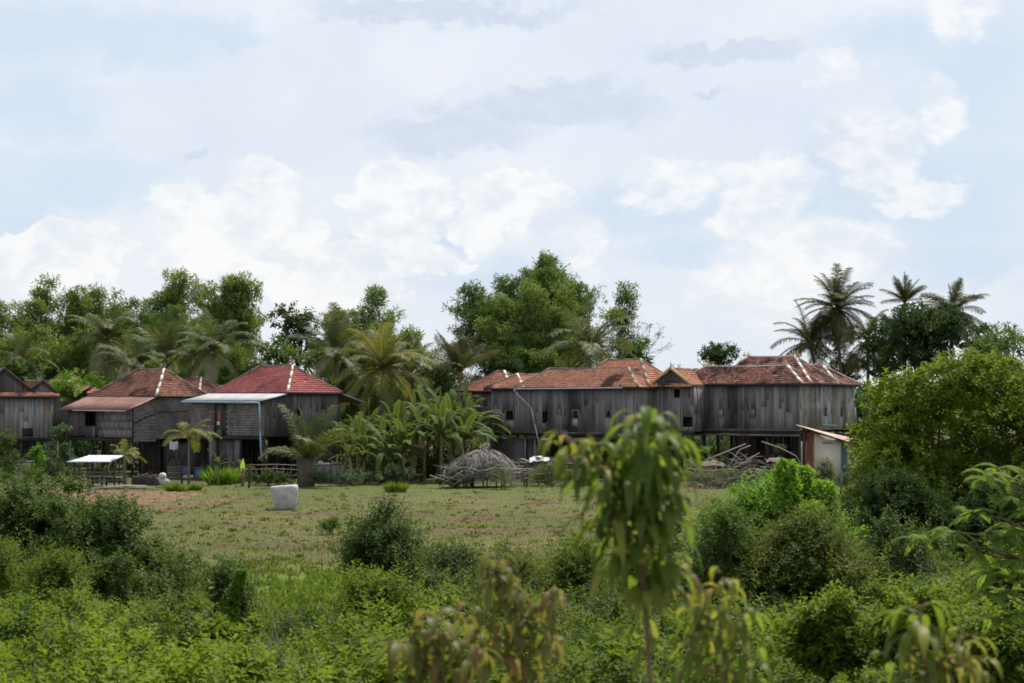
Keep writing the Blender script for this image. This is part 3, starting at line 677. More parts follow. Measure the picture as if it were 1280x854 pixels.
# --- H3: the bright red roof
def house_red():
    H = House('stilt_house', 'stilt house with a bright red tiled roof and long white tin awning', 330, 126, 44, 7.0, 5.85)
    zfl, ze = 2.63, 5.2
    zl = 4.72
    dr = (H.fa(268), H.fa(283), H.zf(545, -3), zl - 0.05)
    H.panels('front', -7.0, 0.0, zfl, zl, [dr], 'mat_wall', (0.36, 0.15))
    mb = MB(); f = H.mp('front'); H.slab(mb, f, dr[0], dr[1], dr[2], dr[3], -0.09, -0.05, 0.2)
    for a in (dr[0] + .03, dr[1] - .03): H.slab(mb, f, a - .03, a + .03, dr[2], dr[3], -0.05, 0.03, 0.4)
    door = mb.build('door', 'plank_dark', H.o)
    H.planks('side', 0.0, 1.8, zfl, ze, mat='plank_dark', topf=lambda a: zl + (ze - zl) * a / 1.8 - 0.05)
    h1 = (2.55, 2.75, 3.85, 4.15); h2 = (4.8, 5.0, 3.9, 4.1)
    H.planks('side', 1.8, 5.85, zfl, ze, [h1, h2], 'plank_dark', name='wall'); H.frame('side', h1, 'wood_dark', t=.03); H.frame('side', h2, 'wood_dark', t=.03)
    H.planks('left', 0.1, 5.85, zfl, zl, mat='plank_dark'); H.planks('back', -6.95, -0.05, zfl, ze, mat='plank_dark')
    H.beams(zfl); H.posts([-6.8, -4.6, -2.3, -0.1], [0.1, 2.9, 5.6], zfl)
    # slatted lower wall and dark rear panels added to darken the space below
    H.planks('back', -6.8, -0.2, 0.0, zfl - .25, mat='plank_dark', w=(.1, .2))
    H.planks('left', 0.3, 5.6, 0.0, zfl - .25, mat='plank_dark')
    H.planks('front', H.fa(258), H.fa(296), 0.75, zfl - 0.25, mat='plank', name='lower_wall', off=-0.2)
    hip_roof(H, -7.15, 0.2, 1.65, 6.0, ze, 1.64, 2.1, 2.15, 'tile_red', 'cap', 0.12, tw=0.22, row=0.19, fin='cap', nearcap='cap_white')
    tin_sheet(H.o, 'awning', 'tin_white', (-7.4, -0.35, 4.72), (0.15, -0.35, 4.72), (0.2, 1.66, 5.16), (-7.3, 1.66, 5.16), seed=3)
    mb = MB(); mb.bar((-7.4, -0.36, 4.66), (0.15, -0.36, 4.66), .03, .09, .5); mb.bar((0.17, -.36, 4.68), (0.22, 1.62, 5.1), .03, .07, .5); mb.build('awning_trim', 'trim_teal', H.o)
    tin_sheet(H.o, 'rear_awning', 'tin_rust', (0.2, 7.9, 4.6), (-7.0, 7.9, 4.6), (-7.0, 6.02, 5.14), (0.2, 6.02, 5.14), seed=4)
    mb = MB(); mb.bar((0.22, 6.02, 5.08), (0.22, 7.9, 4.54), .04, .12, .5); mb.build('awning_trim', 'trim_teal', H.o)
    g = H.pipe('gutter', 'pipe_blue', [(-7.4, -0.44, 4.63), (0.1, -0.44, 4.60)], 0.05)
    H.pipe('downpipe', 'pipe_blue', [(0.1, -0.44, 4.60), (0.14, -0.40, 2.9), (0.42, -0.55, 1.2)], 0.045)
    # hanging clothes by the door
    for px, py, w, h, m, nm, lab in ((274, 529, .28, .22, 'cloth_white', 'hanging_cloth', 'small white cloth hung at the doorway of the red roofed house'), (275, 520, .3, .5, 'cloth_red', 'hanging_cloth', 'dull red cloth hung high in the doorway of the red roofed house')):
        a = H.fa(px); z = H.zf(py, a); mb = MB()
        loc = H.o.location; p = Vector((H.X0 + a * H.c, H.D - a * H.s_, z)) - Vector((H.s_, H.c, 0)) * 0.06
        for i in range(6):
            x0, x1 = (i - 3) * w / 6, (i - 2) * w / 6; y0, y1 = -0.02 * (i % 2), -0.02 * ((i + 1) % 2)
            mb.add([(x0, y0, -h / 2), (x1, y1, -h / 2), (x1, y1, h / 2), (x0, y0, h / 2)], [(0, 1, 2, 3)], 0.5); mb.add([(x0, y0 + .01, -h / 2), (x1, y1 + .01, -h / 2), (x1, y1 + .01, h / 2), (x0, y0 + .01, h / 2)], [(3, 2, 1, 0)], 0.5)
        o = mb.build(nm, m); o.location = p; o.rotation_euler = (0, 0, -H.psi); tag(o, lab, 'cloth')
    # round basket on the wall
    mb = MB(); a = H.fa(275.5); z = H.zf(541.5, a); p = Vector((H.X0 + a * H.c, H.D - a * H.s_, z)) - Vector((H.s_, H.c, 0)) * 0.1
    mb.lathe([(0.0, 0.05), (0.15, 0.045), (0.24, 0.0), (0.27, -0.06), (0.24, -0.06), (0.2, -0.01), (0.0, 0.02)], 20)
    o = mb.build('basket', 'tarp', None, True); o.location = p; o.rotation_euler = (rad(90), 0, -H.psi); tag(o, 'round orange brown basket hung below the doorway of the red roofed house', 'basket')
house_red()
# --- H2: old orange tiled roof with rusty tin lean-to
def house_rust():
    H = House('stilt_house', 'stilt house with old orange brown tiles and a rusty tin lean-to roof', 165, 132, 44, 6.9, 5.7)
    zfl, ze, zl = 2.40, 4.98, 4.22
    w = (H.fa(107), H.fa(119), H.zf(532, -4), H.zf(515, -4))
    H.planks('front', -6.9, H.fa(105), zfl + .1, zl, mat='plank_dark', name='wall', w=(.2, .35))
    H.planks('front', H.fa(105), H.fa(122), zfl + .1, zl, [w], 'plank_dark', name='wall'); 
    H.panels('front', H.fa(122), 0, zfl, zl, (), 'plank', (0.5, 0.5))
    H.frame('front', w, 'wood_dark', t=.04)
    mb = MB(); H.slab(mb, H.mp('front'), w[0], w[1], w[2] - .75, w[2] - 0.1, 0.03, 0.05, 0.9); mb.build('shutter', 'plank', H.o)
    H.panels('side', 0.0, 1.8, zfl - .25, ze, (), 'mat_wall', (0.3, 0.14), topf=lambda a: zl + (ze - zl) * a / 1.8 - 0.06)
    H.panels('side', 1.8, 5.7, zfl - .1, ze, (), 'mat_wall', (0.26, 0.12))
    H.planks('left', 0.1, 5.7, zfl, zl, mat='plank_dark'); H.planks('back', -6.85, -.05, zfl, ze, mat='plank_dark')
    mb = MB(); mb.bar((0.05, 0, zfl + .9), (0.05, 1.8, zfl + 1.5), .03, .05, .2); mb.bar((0.05, 1.8, zfl + 1.6), (0.05, 4.2, zfl + 1.62), .03, .05, .2)
    mb.bar((0.05, 0.02, zfl - .3), (0.05, 0.02, zl), .06, .06, .2, up=(0, 1, 0)); mb.build('wall_batten', 'wood_dark', H.o)
    H.beams(zfl - .02); H.posts([-6.7, -4.4, -2.2, -0.1], [0.15, 2.6, 5.5], zfl - .1)
    H.planks('back', -6.8, -0.2, 0.0, zfl - .25, mat='plank_dark')  # dark rear panel added below the floor to deepen the dark there
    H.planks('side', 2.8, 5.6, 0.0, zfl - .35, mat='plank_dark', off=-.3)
    hip_roof(H, -7.1, 0.25, 1.65, 5.85, ze, 1.72, 2.0, 2.6, 'tile_old', 'cap', 0.13, tw=0.16, row=0.17, fin='cap', nearcap='cap_white')
    r = tin_sheet(H.o, 'awning', 'tin_rust', (-7.35, -0.5, 4.12), (0.2, -0.5, 4.12), (0.3, 1.7, 4.98), (-7.2, 1.7, 4.98), 0.2, 0.02, 5)
    H.pipe('gutter', 'pipe_white', [(H.fa(100), -0.56, 4.08), (0.1, -0.56, 4.06)], 0.03)
house_rust()
# --- H1: far left house with twin front gables
def gable(H, cx, hw, y0, y1, ze, rise, mat, wallmat, trim, boardw=0.16, fascia='wood_dark'):
    mb = MB(); P = (cx, y0, ze + rise); Q = (cx, y1, ze + rise)
    tile_slope(mb, H.rg, (cx - hw, y1, ze), (cx - hw, y0, ze), P, Q); tile_slope(mb, H.rg, (cx + hw, y0, ze), (cx + hw, y1, ze), Q, P)
    roof = mb.build('roof', mat, H.o)
    mb = MB()
    for sx in (-1, 1): mb.bar((cx + sx * (hw + .08), y0 - .03, ze - 0.04), (cx, y0 - .03, ze + rise + .07), 0.06, boardw, 0.5, up=(0, 1, 0) if False else (0, 0, 1))
    mb.build('bargeboard', fascia, roof)
    cap_lines([(P, Q)], roof, trim, 0.12)
    mb = MB(); n = 12
    for i in range(n):
        a, b = cx - hw + 2 * hw * i / n, cx - hw + 2 * hw * (i + 1) / n
        za, zb = (ze + rise * (1 - abs(v - cx) / hw) - .05 for v in (a, b)); za = max(za, ze); zb = max(zb, ze)
        mb.hexa([(a, y0 + .12, ze - .05), (b, y0 + .12, ze - .05), (b, y0 + .15, ze - .05), (a, y0 + .15, ze - .05), (a, y0 + .12, za), (b, y0 + .12, zb), (b, y0 + .15, zb), (a, y0 + .15, za)], float(H.rg.uniform()))
    mb.build('gable_wall', wallmat, H.o); return roof
def house_left():
    H = House('stilt_house', 'plank house at the left edge with dark twin front gables', 66, 136.5, -24, 6.0, 5.0)
    zfl, ze = 2.35, 5.05
    H.planks('front', -6.4, 0, zfl, ze, mat='plank_pale', w=(.2, .4)); H.planks('side', 0, 5.0, zfl, ze, mat='plank'); H.planks('back', -6.4, 0, zfl, ze); H.planks('left', 0, 5, zfl, ze)
    H.beams(zfl); H.posts([-6.2, -4, -2, -0.1], [0.1, 2.5, 4.8], zfl); H.planks('back', -6.2, -.1, 0, zfl - .25, mat='plank_dark')  # low dark back panel added to make the space below the floor dark
    mb = MB(); tile_slope(mb, H.rg, (-6.7, -.45, 5.0), (0.35, -.45, 5.0), (0.35, .4, 5.28), (-6.7, .4, 5.28)); sk = mb.build('roof_skirt', 'tile_orange', H.o)
    mb = MB(); mb.bar((-6.7, -.48, 4.94), (0.35, -.48, 4.94), .04, .14, .3); mb.build('eave_board', 'wood_dark', sk)
    gable(H, H.fa(5), 1.95, 0.0, 5.2, 5.15, 1.55, 'tile_mossy', 'plank_dark', 'cap'); gable(H, H.fa(53) , .95, 0.0, 5.2, 5.12, 0.85, 'tile_old', 'concrete', 'cap')
    a = H.fa(40); H.pipe('downpipe', 'pipe_blue', [(a, -.1, 4.9), (a + .12, -.08, 2.5)], 0.04)
    h = (H.fa(28), H.fa(41), 2.4, 2.95); mb = MB(); H.slab(mb, H.mp('front'), h[0], h[1], h[2], h[3], 0.02, 0.05, 0.1); mb.build('shutter', 'wood_dark', H.o)
house_left()
# --- H5: long dark plank house, right
def house_right():
    H = House('plank_house', 'long dark plank house on stilts with blackened tiles and pale ridge caps', 1000, 125, 34, 8.6, 7.5)
    zfl, ze = 3.0, 5.72
    hs = []
    for px, py in ((901, 516), (941, 516)):
        a = H.fa(px); z = H.zf(py, a); hs.append((a - .14, a + .14, z - .22, z + .22))
    H.planks('front', -8.6, 0, zfl, ze, hs, 'plank', (.12, .2)); [H.frame('front', h, 'plank', True, .02) for h in hs]
    ss = []
    for px, py, w in ((1032, 515, .1), (1052, 515, .1)):
        b = H.fs(px); z = H.zs(py, b); ss.append((b - w * 1.4, b + w * 1.4, z - .24, z + .24))
    H.planks('side', 0, 7.5, zfl, ze, ss, 'plank_pale', (.12, .2)); [H.frame('side', h, 'plank', False, .02) for h in ss]
    H.planks('back', -8.6, 0, zfl, ze); H.planks('left', 0, 7.5, zfl, ze)
    H.beams(zfl); H.posts([-8.4, -6.5, -4.4, -2.2, -0.1], [0.1, 3.7, 7.3], zfl, 0.1)
    mb = MB(); mb.bar((-8.7, -.05, zfl - .32), (0, -.05, zfl - .32), .08, .12, .8); mb.bar((-8.7, -.08, zfl - .02), (0.05, -.08, zfl - .02), .06, .07, .8); mb.build('rail', 'wood_grey', H.o)
    H.planks('back', -8.5, -.2, 0, zfl - .3, mat='plank_dark'); H.planks('side', 3.5, 7.4, 0, zfl - .3, mat='plank_dark', off=-.2)  # dark rear panel added below the floor in place of under-house shade
    hip_roof(H, -8.7, 0.3, -.3, 2.5, ze, 1.05, 1.68, 1.9, 'tile_mossy', 'cap_white', 0.15, fin=None)
    r2 = hip_roof(H, -6.8, 0.32, .8, 5.0, ze + .02, 1.62, 2.1, 1.9, 'tile_mossy', 'cap_white', 0.15)
    r3 = hip_roof(H, -4.5, 0.34, 4.4, 7.7, ze - .02, 1.15, 1.8, 1.6, 'tile_mossy', 'cap_white', 0.15)
    for i, (x, y, z, m) in enumerate([(-1.6, 2.9, 7.4, 'cap_yellow'), (-1.95, 2.9, 7.4, 'cap_white'), (-4.9, 2.9, 7.4, 'cap_yellow'), (-5.2, 2.9, 7.4, 'cap_white'), (-1.5, 1.1, 6.8, 'cap_white'), (-6.7, 1.1, 6.85, 'cap_yellow'), (-7.0, 1.1, 6.8, 'cap_yellow'), (-1.4, 6.05, 6.85, 'cap_yellow'), (-1.8, 6.05, 6.85, 'cap_white'), (-2.4, 6.05, 6.85, 'cap_white')]):
        finial(r2 if 1 < y < 4 and y != 1.1 else r3, (x, y, z - .02), m, 0.4, 4, i)
    b = H.fs(1024); H.pipe('downpipe', 'pipe_blue', [(0.12, b, ze - .05), (0.13, b + .1, 3.28), (.1, b + 2.2, 3.2)], 0.045)
    b = H.fs(1064); H.pipe('downpipe', 'pipe_blue', [(0.12, b, ze - .05), (0.13, b + .25, 4.3), (0.2, b + .3, 3.3)], 0.04)
house_right()
# --- link with small front gable
def house_link():
    H = House('gabled_passage', 'short plank passage with a cream edged gable joining the two long houses', 867, 127.2, 34, 2.75, 3.4, 'passage')
    H.planks('front', -2.75, 0, 2.9, 5.65, [(-1.2, -1.0, 4.9, 5.4), (-.62, -.15, 3.15, 3.75)], 'plank'); H.planks('side', 0, 3.4, 2.9, 5.6); H.planks('back', -2.75, 0, 2.9, 5.6)
    H.beams(2.9); H.posts([-2.6, -0.1], [0.1, 3.2], 2.9)
    h = (-.5, -.25, 4.15, 4.5); H.frame('front', h, 'plank', True, .02)
    gable(H, -1.38, 1.42, -.35, 4.2, 5.66, 0.98, 'tile_orange', 'plank_dark', 'cap_white', 0.14, 'cap_yellow')
    r = [c for c in H.o.children if c.name.startswith('roof')][0]
    finial(r, (-1.38, -.3, 6.72), 'cap_yellow', .35, 3, 3); finial(r, (-1.38, .6, 6.7), 'cap_white', .3, 2, 4)
    mb = MB(); tile_slope(mb, H.rg, (-2.9, -.55, 5.58), (.1, -.55, 5.58), (.1, -.1, 5.75), (-2.9, -.1, 5.75)); mb.build('roof_skirt', 'tile_orange', H.o)
house_link()
# --- H4: long plank house centre
def house_mid():
    H = House('plank_house', 'long dark plank house on stilts with orange tiled hip roofs and small square windows', 795, 127, 34, 10.45, 5.3)
    zfl, ze = 2.78, 5.50
    hs = []
    for px, py, hw_, hh in ((637, 519, 5.2, 6), (719, 518, 3.8, 5), (760.5, 517.5, 3.2, 4.6)):
        a = H.fa(px); z = H.zf(py, a); k = .0565; hs.append((a - hw_ * k, a + hw_ * k, z - hh * .047, z + hh * .047))
    a = H.fa(681); ragged = [(a - .16, a + .08, H.zf(529, a), H.zf(518, a)), (a - .05, a + .16, H.zf(526, a), H.zf(514, a))]
    H.planks('front', -10.45, 0, zfl, ze, hs + ragged, 'plank', (.1, .2)); [H.frame('front', h, 'plank_pale', False, .035) for h in hs]
    mb = MB(); f = H.mp('front'); H.slab(mb, f, hs[0][0], hs[0][1], hs[0][2] - .55, hs[0][2] - .08, .025, .045, .8); H.slab(mb, f, hs[1][0], hs[1][1], hs[1][2] - .5, hs[1][2] - .06, .025, .045, .8); mb.build('wall_patch', 'plank_pale', H.o)
    H.planks('side', 0, 5.3, zfl, ze, mat='plank_pale'); H.planks('left', 0, 5.3, zfl, ze); H.planks('back', -10.45, 0, zfl, ze)
    H.beams(zfl); H.posts([-10.3, -7.9, -5.4, -2.7, -0.1], [0.1, 2.7, 5.1], zfl, 0.1)
    mb = MB(); mb.bar((-10.5, -.06, zfl - .03), (0.05, -.06, zfl - .03), .06, .09, .3); mb.bar((-10.5, -.06, zfl - .34), (0.05, -.06, zfl - .34), .06, .05, .2); mb.build('rail', 'wood_grey', H.o)
    # concrete lower room at the left end
    a0, a1 = -10.3, H.fa(655); mb = MB(); mb.box(a0, a1, .25, .4, 0, zfl - .42, .5); mb.box(a1, a1 + .12, .28, 4, 0, zfl - .42, .4); mb.build('lower_wall', 'concrete', H.o)
    H.planks('back', -10.4, -.2, 0, zfl - .3, mat='plank_dark'); H.planks('side', .9, 5.2, 0, zfl - .3, mat='plank_dark', off=-.2)  # dark rear panel added so the space among the stilts looks dark
    for px in (656, 668): a = H.fa(px); H.box('post', 'plank_pale', a - .05, a + .05, .02, .12, 0, zfl - .42)
    hip_roof(H, -8.6, 0.3, -.3, 2.75, ze + .02, 1.14, 1.56, 1.7, 'tile_orange', 'cap', 0.13, nearcap='cap')
    hip_roof(H, -6.0, 0.32, 1.05, 5.4, ze + .04, 1.68, 1.9, 2.1, 'tile_orange', 'cap', 0.13)
    hip_roof(H, -10.8, -7.8, -.32, 5.2, ze - .02, 0.85, 1.5, None, 'tile_orange', 'cap', 0.13, axis='y', nearcap='cap_white')
    H.pipe('gutter', 'pipe_white', [(H.fa(647), -.4, ze - .08), (H.fa(782), -.4, ze - .02)], 0.04)
    p = [(H.fa(647), -.4, ze - .1), (H.fa(649), -.36, ze - .3), (H.fa(667), -.25, H.zf(510, -8)), (H.fa(671), -.22, H.zf(530, -8)), (H.fa(679), -.5, H.zf(553, -8))]
    H.pipe('downpipe', 'pipe_white', p, 0.045)
house_mid()
# --- small houses showing only roofs behind
def back_house(px, D, psi, L, Wd, zfl, ze, rise, lab, mat):
    H = House('plank_house', lab, px, D, psi, L, Wd); H.planks('front', -L, 0, zfl, ze, mat='plank_dark'); H.planks('side', 0, Wd, zfl, ze, mat='plank_dark'); H.planks('back', -L, 0, zfl, ze, mat='plank_dark'); H.planks('left', 0, Wd, zfl, ze, mat='plank_dark')
    H.beams(zfl); H.posts([-L + .2, -.1], [.1, Wd - .2], zfl); return hip_roof(H, -L - .2, .2, -.2, Wd + .2, ze, rise, None, None, mat, 'cap', .13, nearcap='cap_white')
back_house(640, 146, 34, 4.5, 4.0, 2.8, 5.35, 1.35, 'house behind the banana grove with only its orange roof top showing', 'tile_orange')
r = back_house(249, 143, 40, 4.6, 3.4, 2.6, 5.1, 1.1, 'low house with dark tiles half hidden between the orange and red roofs', 'tile_old')
back_house(84, 150, 40, 4.6, 3.4, 2.8, 5.2, 1.3, 'house behind the left gables with a sliver of orange roof showing', 'tile_orange')

# --- outhouse with cream wall
def outhouse():
    D = 121.0; X = (1003 - 640) * D / F; o = empty('outhouse', (X, D, 0), 0, 'small cream plastered outhouse with a red brick corner and sloping faded tin roof', 'outhouse')
    k = D / F; w = lambda px: (px - 1003) * k; z = lambda py: CZ - (py - HY) * k
    mb = MB(); rows = int(z(541) / .075)
    for r in range(rows):
        for c in range(3):
            x0 = w(1008.5) + c * .145 - (.07 if r % 2 else 0); x1 = x0 + .138; x0 = max(x0, w(1008.5)); x1 = min(x1, w(1017.3))
            if x1 > x0 + .01: mb.box(x0, x1, -.006 * ((r * 7 + c * 3) % 3), .12, r * .075 + .006, (r + 1) * .075, ((r * 31 + c * 17) % 10) / 10)
    mb.build('brick_pier', 'brick', o)
    mb = MB(); xa, xb = w(1017.5), w(1052); 
    mb.hexa([(xa, .02, 0), (xb, .02, 0), (xb, .12, 0), (xa, .12, 0), (xa, .02, z(541.5)), (xb, .02, z(550.5)), (xb, .12, z(550.5)), (xa, .12, z(541.5))], .5); mb.build('wall', 'plaster', o)
    mb = MB(); mb.box(w(1059), w(1075), .02, .12, 0, z(558), .5); mb.box(w(1008.5), w(1075), 2.3, 2.4, 0, z(553), .5); mb.box(w(1074), w(1075) + .1, .14, 2.3, 0, z(560), .5); mb.build('wall', 'plaster', o)
    mb = MB(); mb.box(w(1052.3), w(1058.7), -.04, .1, 0, z(553), .3); mb.build('door_frame', 'trim_teal', o)
    mb = MB(); mb.box(w(1003.5), w(1007), -.1, .1, 0, z(536), .3); mb.build('post', 'wood_dark', o)
    A, B = (w(1002), -.3, z(533.5)), (w(1078), -.3, z(557.5))
    tin_sheet(o, 'roof', 'tin_pink', B, (w(1078), 2.6, z(557.5) + .35), (w(1002), 2.6, z(533.5) + .08), A, .2, .02, 8)
    mb = MB(); mb.bar((w(1002), -.3, z(533.5) - .06), (w(1078), -.3, z(557.5) - .06), .04, .09, .2); mb.build('fascia', 'wood_dark', o)
    cu = bpy.data.curves.new('lettering', 'FONT'); cu.body = '2HEKE3HE'; cu.size = .2; cu.extrude = .004; cu.align_x = 'CENTER'; cu.align_y = 'CENTER'
    cu.space_character = 0.92
    t0 = bpy.data.objects.new('lettering_curve', cu); col.objects.link(t0); bpy.context.view_layer.update(); me = bpy.data.meshes.new_from_object(t0.evaluated_get(bpy.context.evaluated_depsgraph_get())); bpy.data.objects.remove(t0); t = bpy.data.objects.new('lettering', me); col.objects.link(t); me.materials.clear(); me.materials.append(MT['lettering']); t.parent = o; t.rotation_euler = (rad(90), 0, 0); t.location = (w(1034.5), .012, z(554)); t.scale = (0.72, 1.0, 1)
outhouse()

# ------------------------------------------------------------ yard things
def jar():
    D = 94.0; o_ = W(357, 637, D); o_.z = 0; k = D / F
    rg = np.random.default_rng(1); mb = MB()
    H_ = 1.06; prof = [(0.0, 0.0), (.42, 0.0), (.46, .04), (.52, .25), (.575, .5), (.612, .75), (.625, .9), (.61, .99), (.575, 1.04), (.53, 1.06), (.49, 1.04), (.475, .98), (.475, .8), (.45, .4), (.3, .1), (0, .08)]
    mb.lathe(prof, 40, wob=lambda t, z: 1 + .015 * math.sin(3 * t + z * 3) + .01 * math.sin(7 * t) + 0.008 * math.sin(z * 22 + 2 * t))
    o = mb.build('water_jar', 'jar', None, True); o.location = o_; o.rotation_euler = (rad(-1), rad(-4.5), 0)
    tag(o, 'big whitish cement water jar standing alone on the grass', 'jar')
jar()
def basket_pot():
    D = 118.0; p = W(383, 608, D); p.z = 0; e = empty('tree_guard', p, 0, 'tall woven bamboo basket round the young coconut palm beside the red roofed house', 'tree guard')
    mb = MB(); rg = np.random.default_rng(4)
    n = 26; h = 1.62
    for i in range(n):
        t = 2 * math.pi * i / n; r0, r1 = .42, .54; z1 = h - .12 * rg.uniform() - (.25 if 3 < i < 6 else 0)
        mb.bar((r0 * math.cos(t), r0 * math.sin(t), 0), (r1 * math.cos(t), r1 * math.sin(t), z1), .10, .03, float(rg.uniform()), up=(math.cos(t), math.sin(t), 0))
    mb.build('basket_slats', 'basket', e)
    for z in np.linspace(.12, 1.5, 9):
        mb = MB(); r = .43 + .12 * z / h; pts = [(r * math.cos(t), r * math.sin(t), z + .01 * math.sin(9 * t)) for t in np.linspace(0, 6.283, 25)]
        mb.tube(pts, .026, 5, float(rg.uniform()), cap=False); mb.build('hoop', 'basket', e)
basket_pot()
def pavilion():
    D = 117.0; p = W(118, 598, D); p.z = 0; e = empty('shelter', p, 0, 'low plank resting platform under a bluish white tin sheet roof', 'shelter'); rg = np.random.default_rng(2)
    for x in (-1.1, -.35, .4, 1.1):
        for y in (0, 1.4):
            mb = MB(); mb.tube([(x, y, -.05), (x + rg.normal() * .02, y, 1.36 + .12 * (y > 0))], [.05, .045], 6, .4); mb.build('post', 'wood_dark', e)
    mb = MB()
    for i in range(9): mb.box(-1.35, 1.45, i * .17 - .05, i * .17 + .1, .50, .53, float(rg.uniform()))
    mb.build('platform', 'wood_grey', e)
    for z in (.35, .62, .78):
        mb = MB(); mb.bar((-1.4, -.1, z), (1.7, -.12, z + .03), .03, .09, float(rg.uniform())); mb.build('rail', 'wood_grey', e)
    tin_sheet(e, 'roof', 'tin_blue', (-1.45, -.5, 1.40), (.95, -.5, 1.40), (1.35, 1.6, 1.70), (-.6, 1.6, 1.70), .16, .015, 2)
pavilion()
def rock_pile():
    rg = np.random.default_rng(6)
    D = 119.0; p = W(180, 598, D); p.z = 0; e = empty('trough', p, 0, 'dark brick edged planter heaped with reddish rubbish beside the small palm', 'planter')
    mb = MB()
    for r in range(5):
        for c in range(7): mb.box(-.72 + c * .2 + (r % 2) * .08, -.54 + c * .2 + (r % 2) * .08, 0, .12, r * .1, r * .1 + .09, float(rg.uniform() * .4))
    mb.box(-.7, .76, .12, .9, 0, .42, .2); mb.build('rim', 'brick' if False else 'plank_dark', e)
    mb = MB()
    for i in range(26):
        x, y = rg.uniform(-.5, .6), rg.uniform(.1, .7); q = Vector((x, y, .45 + rg.uniform(0, .14))); d = Vector(rg.normal(size=3)) * .16; d.z *= .3; mb.bar(q - d, q + d, .06, .03, float(rg.uniform()))
    mb.build('heap', 'tarp', e)
    for px, dz, lab in ((203.5, .44, 'white sack lying on top of the other by the planter'), (205.5, 0, 'greyish white sack on the ground by the planter under the top one')):
        p = W(px, 598, D - .3); p.z = dz; mb = MB()
        mb.lathe([(0, 0), (.2, .01), (.28, .1), (.27, .24), (.2, .38), (.07, .42), (.06, .45), (0, .46)], 14, wob=lambda t, z: 1 + .14 * math.sin(3 * t + dz * 9 + z * 4) + .08 * math.sin(5 * t + 1))
        o = mb.build('sack', 'cloth_white' if dz else 'jar', None, True); o.location = p; o.scale = (1 - .25 * (dz > 0), .8, .96 - .3 * (dz > 0)); tag(o, lab, 'sack')
rock_pile()
def log_pile():
    rg = np.random.default_rng(9); D = 113.0; p = W(150, 606, D); p.z = 0; e = empty('log', p, 0, 'long grey fallen log with thin branches lying in front of the platform', 'log')
    mb = MB(); k = D / F
    mb.tube([(-1.6, 0, .05), (-.8, .1, .12), (.2, .3, .16), (1.3, .6, .14)], [.05, .09, .12, .10], 8, .6); mb.build('trunk', 'wood_bleached', e)
    mb = MB()
    for i in range(7): a = rg.uniform(-1.6, 1.2); mb.tube([(a, .1, .1), (a + .6, rg.uniform(-.3, .3), .16), (a + 1.3, rg.uniform(-.5, .5), .05)], [.03, .022, .01], 5, float(rg.uniform()))
    mb.build('branch', 'wood_bleached', e)
log_pile()
def fence_low():
    rg = np.random.default_rng(3); D = 121.5; p = W(345, 600, D); p.z = 0; e = empty('fence', p, 0, 'low rickety stick fence below the white awning beside the blue pipe', 'fence')
    for i, x in enumerate(np.linspace(-1.5, 1.6, 9)):
        mb = MB(); mb.tube([(x, 0, -.05), (x + rg.normal() * .06, 0, rg.uniform(.8, 1.3))], [.035, .025], 5, float(rg.uniform())); mb.build('post', 'wood_grey', e)
    for z in (.45, .8, 1.05):
        mb = MB(); mb.tube([(-1.7, -.03, z), (0, -.05, z + .05), (1.8, -.03, z - .03)], .022, 5, .8); mb.build('rail', 'wood_bleached' if z > .5 else 'wood_grey', e)
    mb = MB()
    for i in range(60):
        x = rg.uniform(-1.5, 1.6); z = rg.uniform(0, .55); mb.bar((x, .25, z), (x + rg.normal() * .15, .25 + rg.normal() * .08, z + rg.uniform(.05, .25)), .06, .03, float(rg.uniform()))
    mb.build('brushwood', 'wood_grey', e)
    # wooden screen right of the basket
    p = W(408, 603, 122.5); p.z = 0; e = empty('fence', p, 0, 'short dark upright plank screen between the woven basket and the banana grove', 'fence'); mb = MB()
    for i in range(12): x = -.75 + i * .13; mb.box(x, x + .12, 0, .03 + .01 * (i % 2), 0, 1.25 + rg.uniform(-.15, .12), float(rg.uniform()))
    mb.build('plank_screen', 'plank', e)
    mb = MB(); mb.tube([(-.8, -.03, 1.0), (.85, -.03, 1.1)], .03, 5); mb.build('rail', 'wood_grey', e)
fence_low()
def junk(px, D, py, w, h, d, mat, name, lab, cat, seed):
    """a lidded chest or crate with slats and corner posts"""
    rg = np.random.default_rng(seed); p = W(px, py, D); p.z = 0; e = empty(name, p, rg.uniform(-.3, .3), lab, cat); mb = MB()
    n = max(3, int(h / .12))
    for i in range(n): mb.box(-w / 2, w / 2, -.01, .02 + .006 * (i % 2), i * h / n + .006, (i + 1) * h / n - .006, float(rg.uniform()))
    mb.box(-w / 2, w / 2, .03, d, .02, h - .02, .3); mb.build('side_panel', mat, e)
    mb = MB(); mb.box(-w / 2 - .04, w / 2 + .04, -.05, d + .04, h, h + .04, .6); mb.build('lid', mat, e)
for a in [(218, 128.5, 600, .9, .7, .5, 'wood_grey', 'crate', 'grey slatted crate under the left tiled house', 'crate', 1), (292, 126.5, 600, .9, 1.0, .5, 'plank_dark', 'cupboard', 'dark cupboard in the shade under the red roofed house', 'cupboard', 2),
          (248, 130, 600, .5, .6, .5, 'cloth_blue', 'crate', 'blue crate in the shade between the two left houses', 'crate', 3), (30, 133.5, 600, 1.3, .9, .5, 'plank', 'crate', 'grey plank crate under the far left house', 'crate', 4),
          (985, 127, 600, .8, .8, .5, 'tarp', 'crate', 'reddish brown crate under the right long house', 'crate', 5), (930, 129, 600, 1.1, 1.1, .5, 'plank_dark', 'cupboard', 'dark cupboard under the right long house', 'cupboard', 6),
          (726, 129, 600, 1.0, .9, .5, 'tarp', 'crate', 'brown crate under the middle long house', 'crate', 7)]: junk(*a)
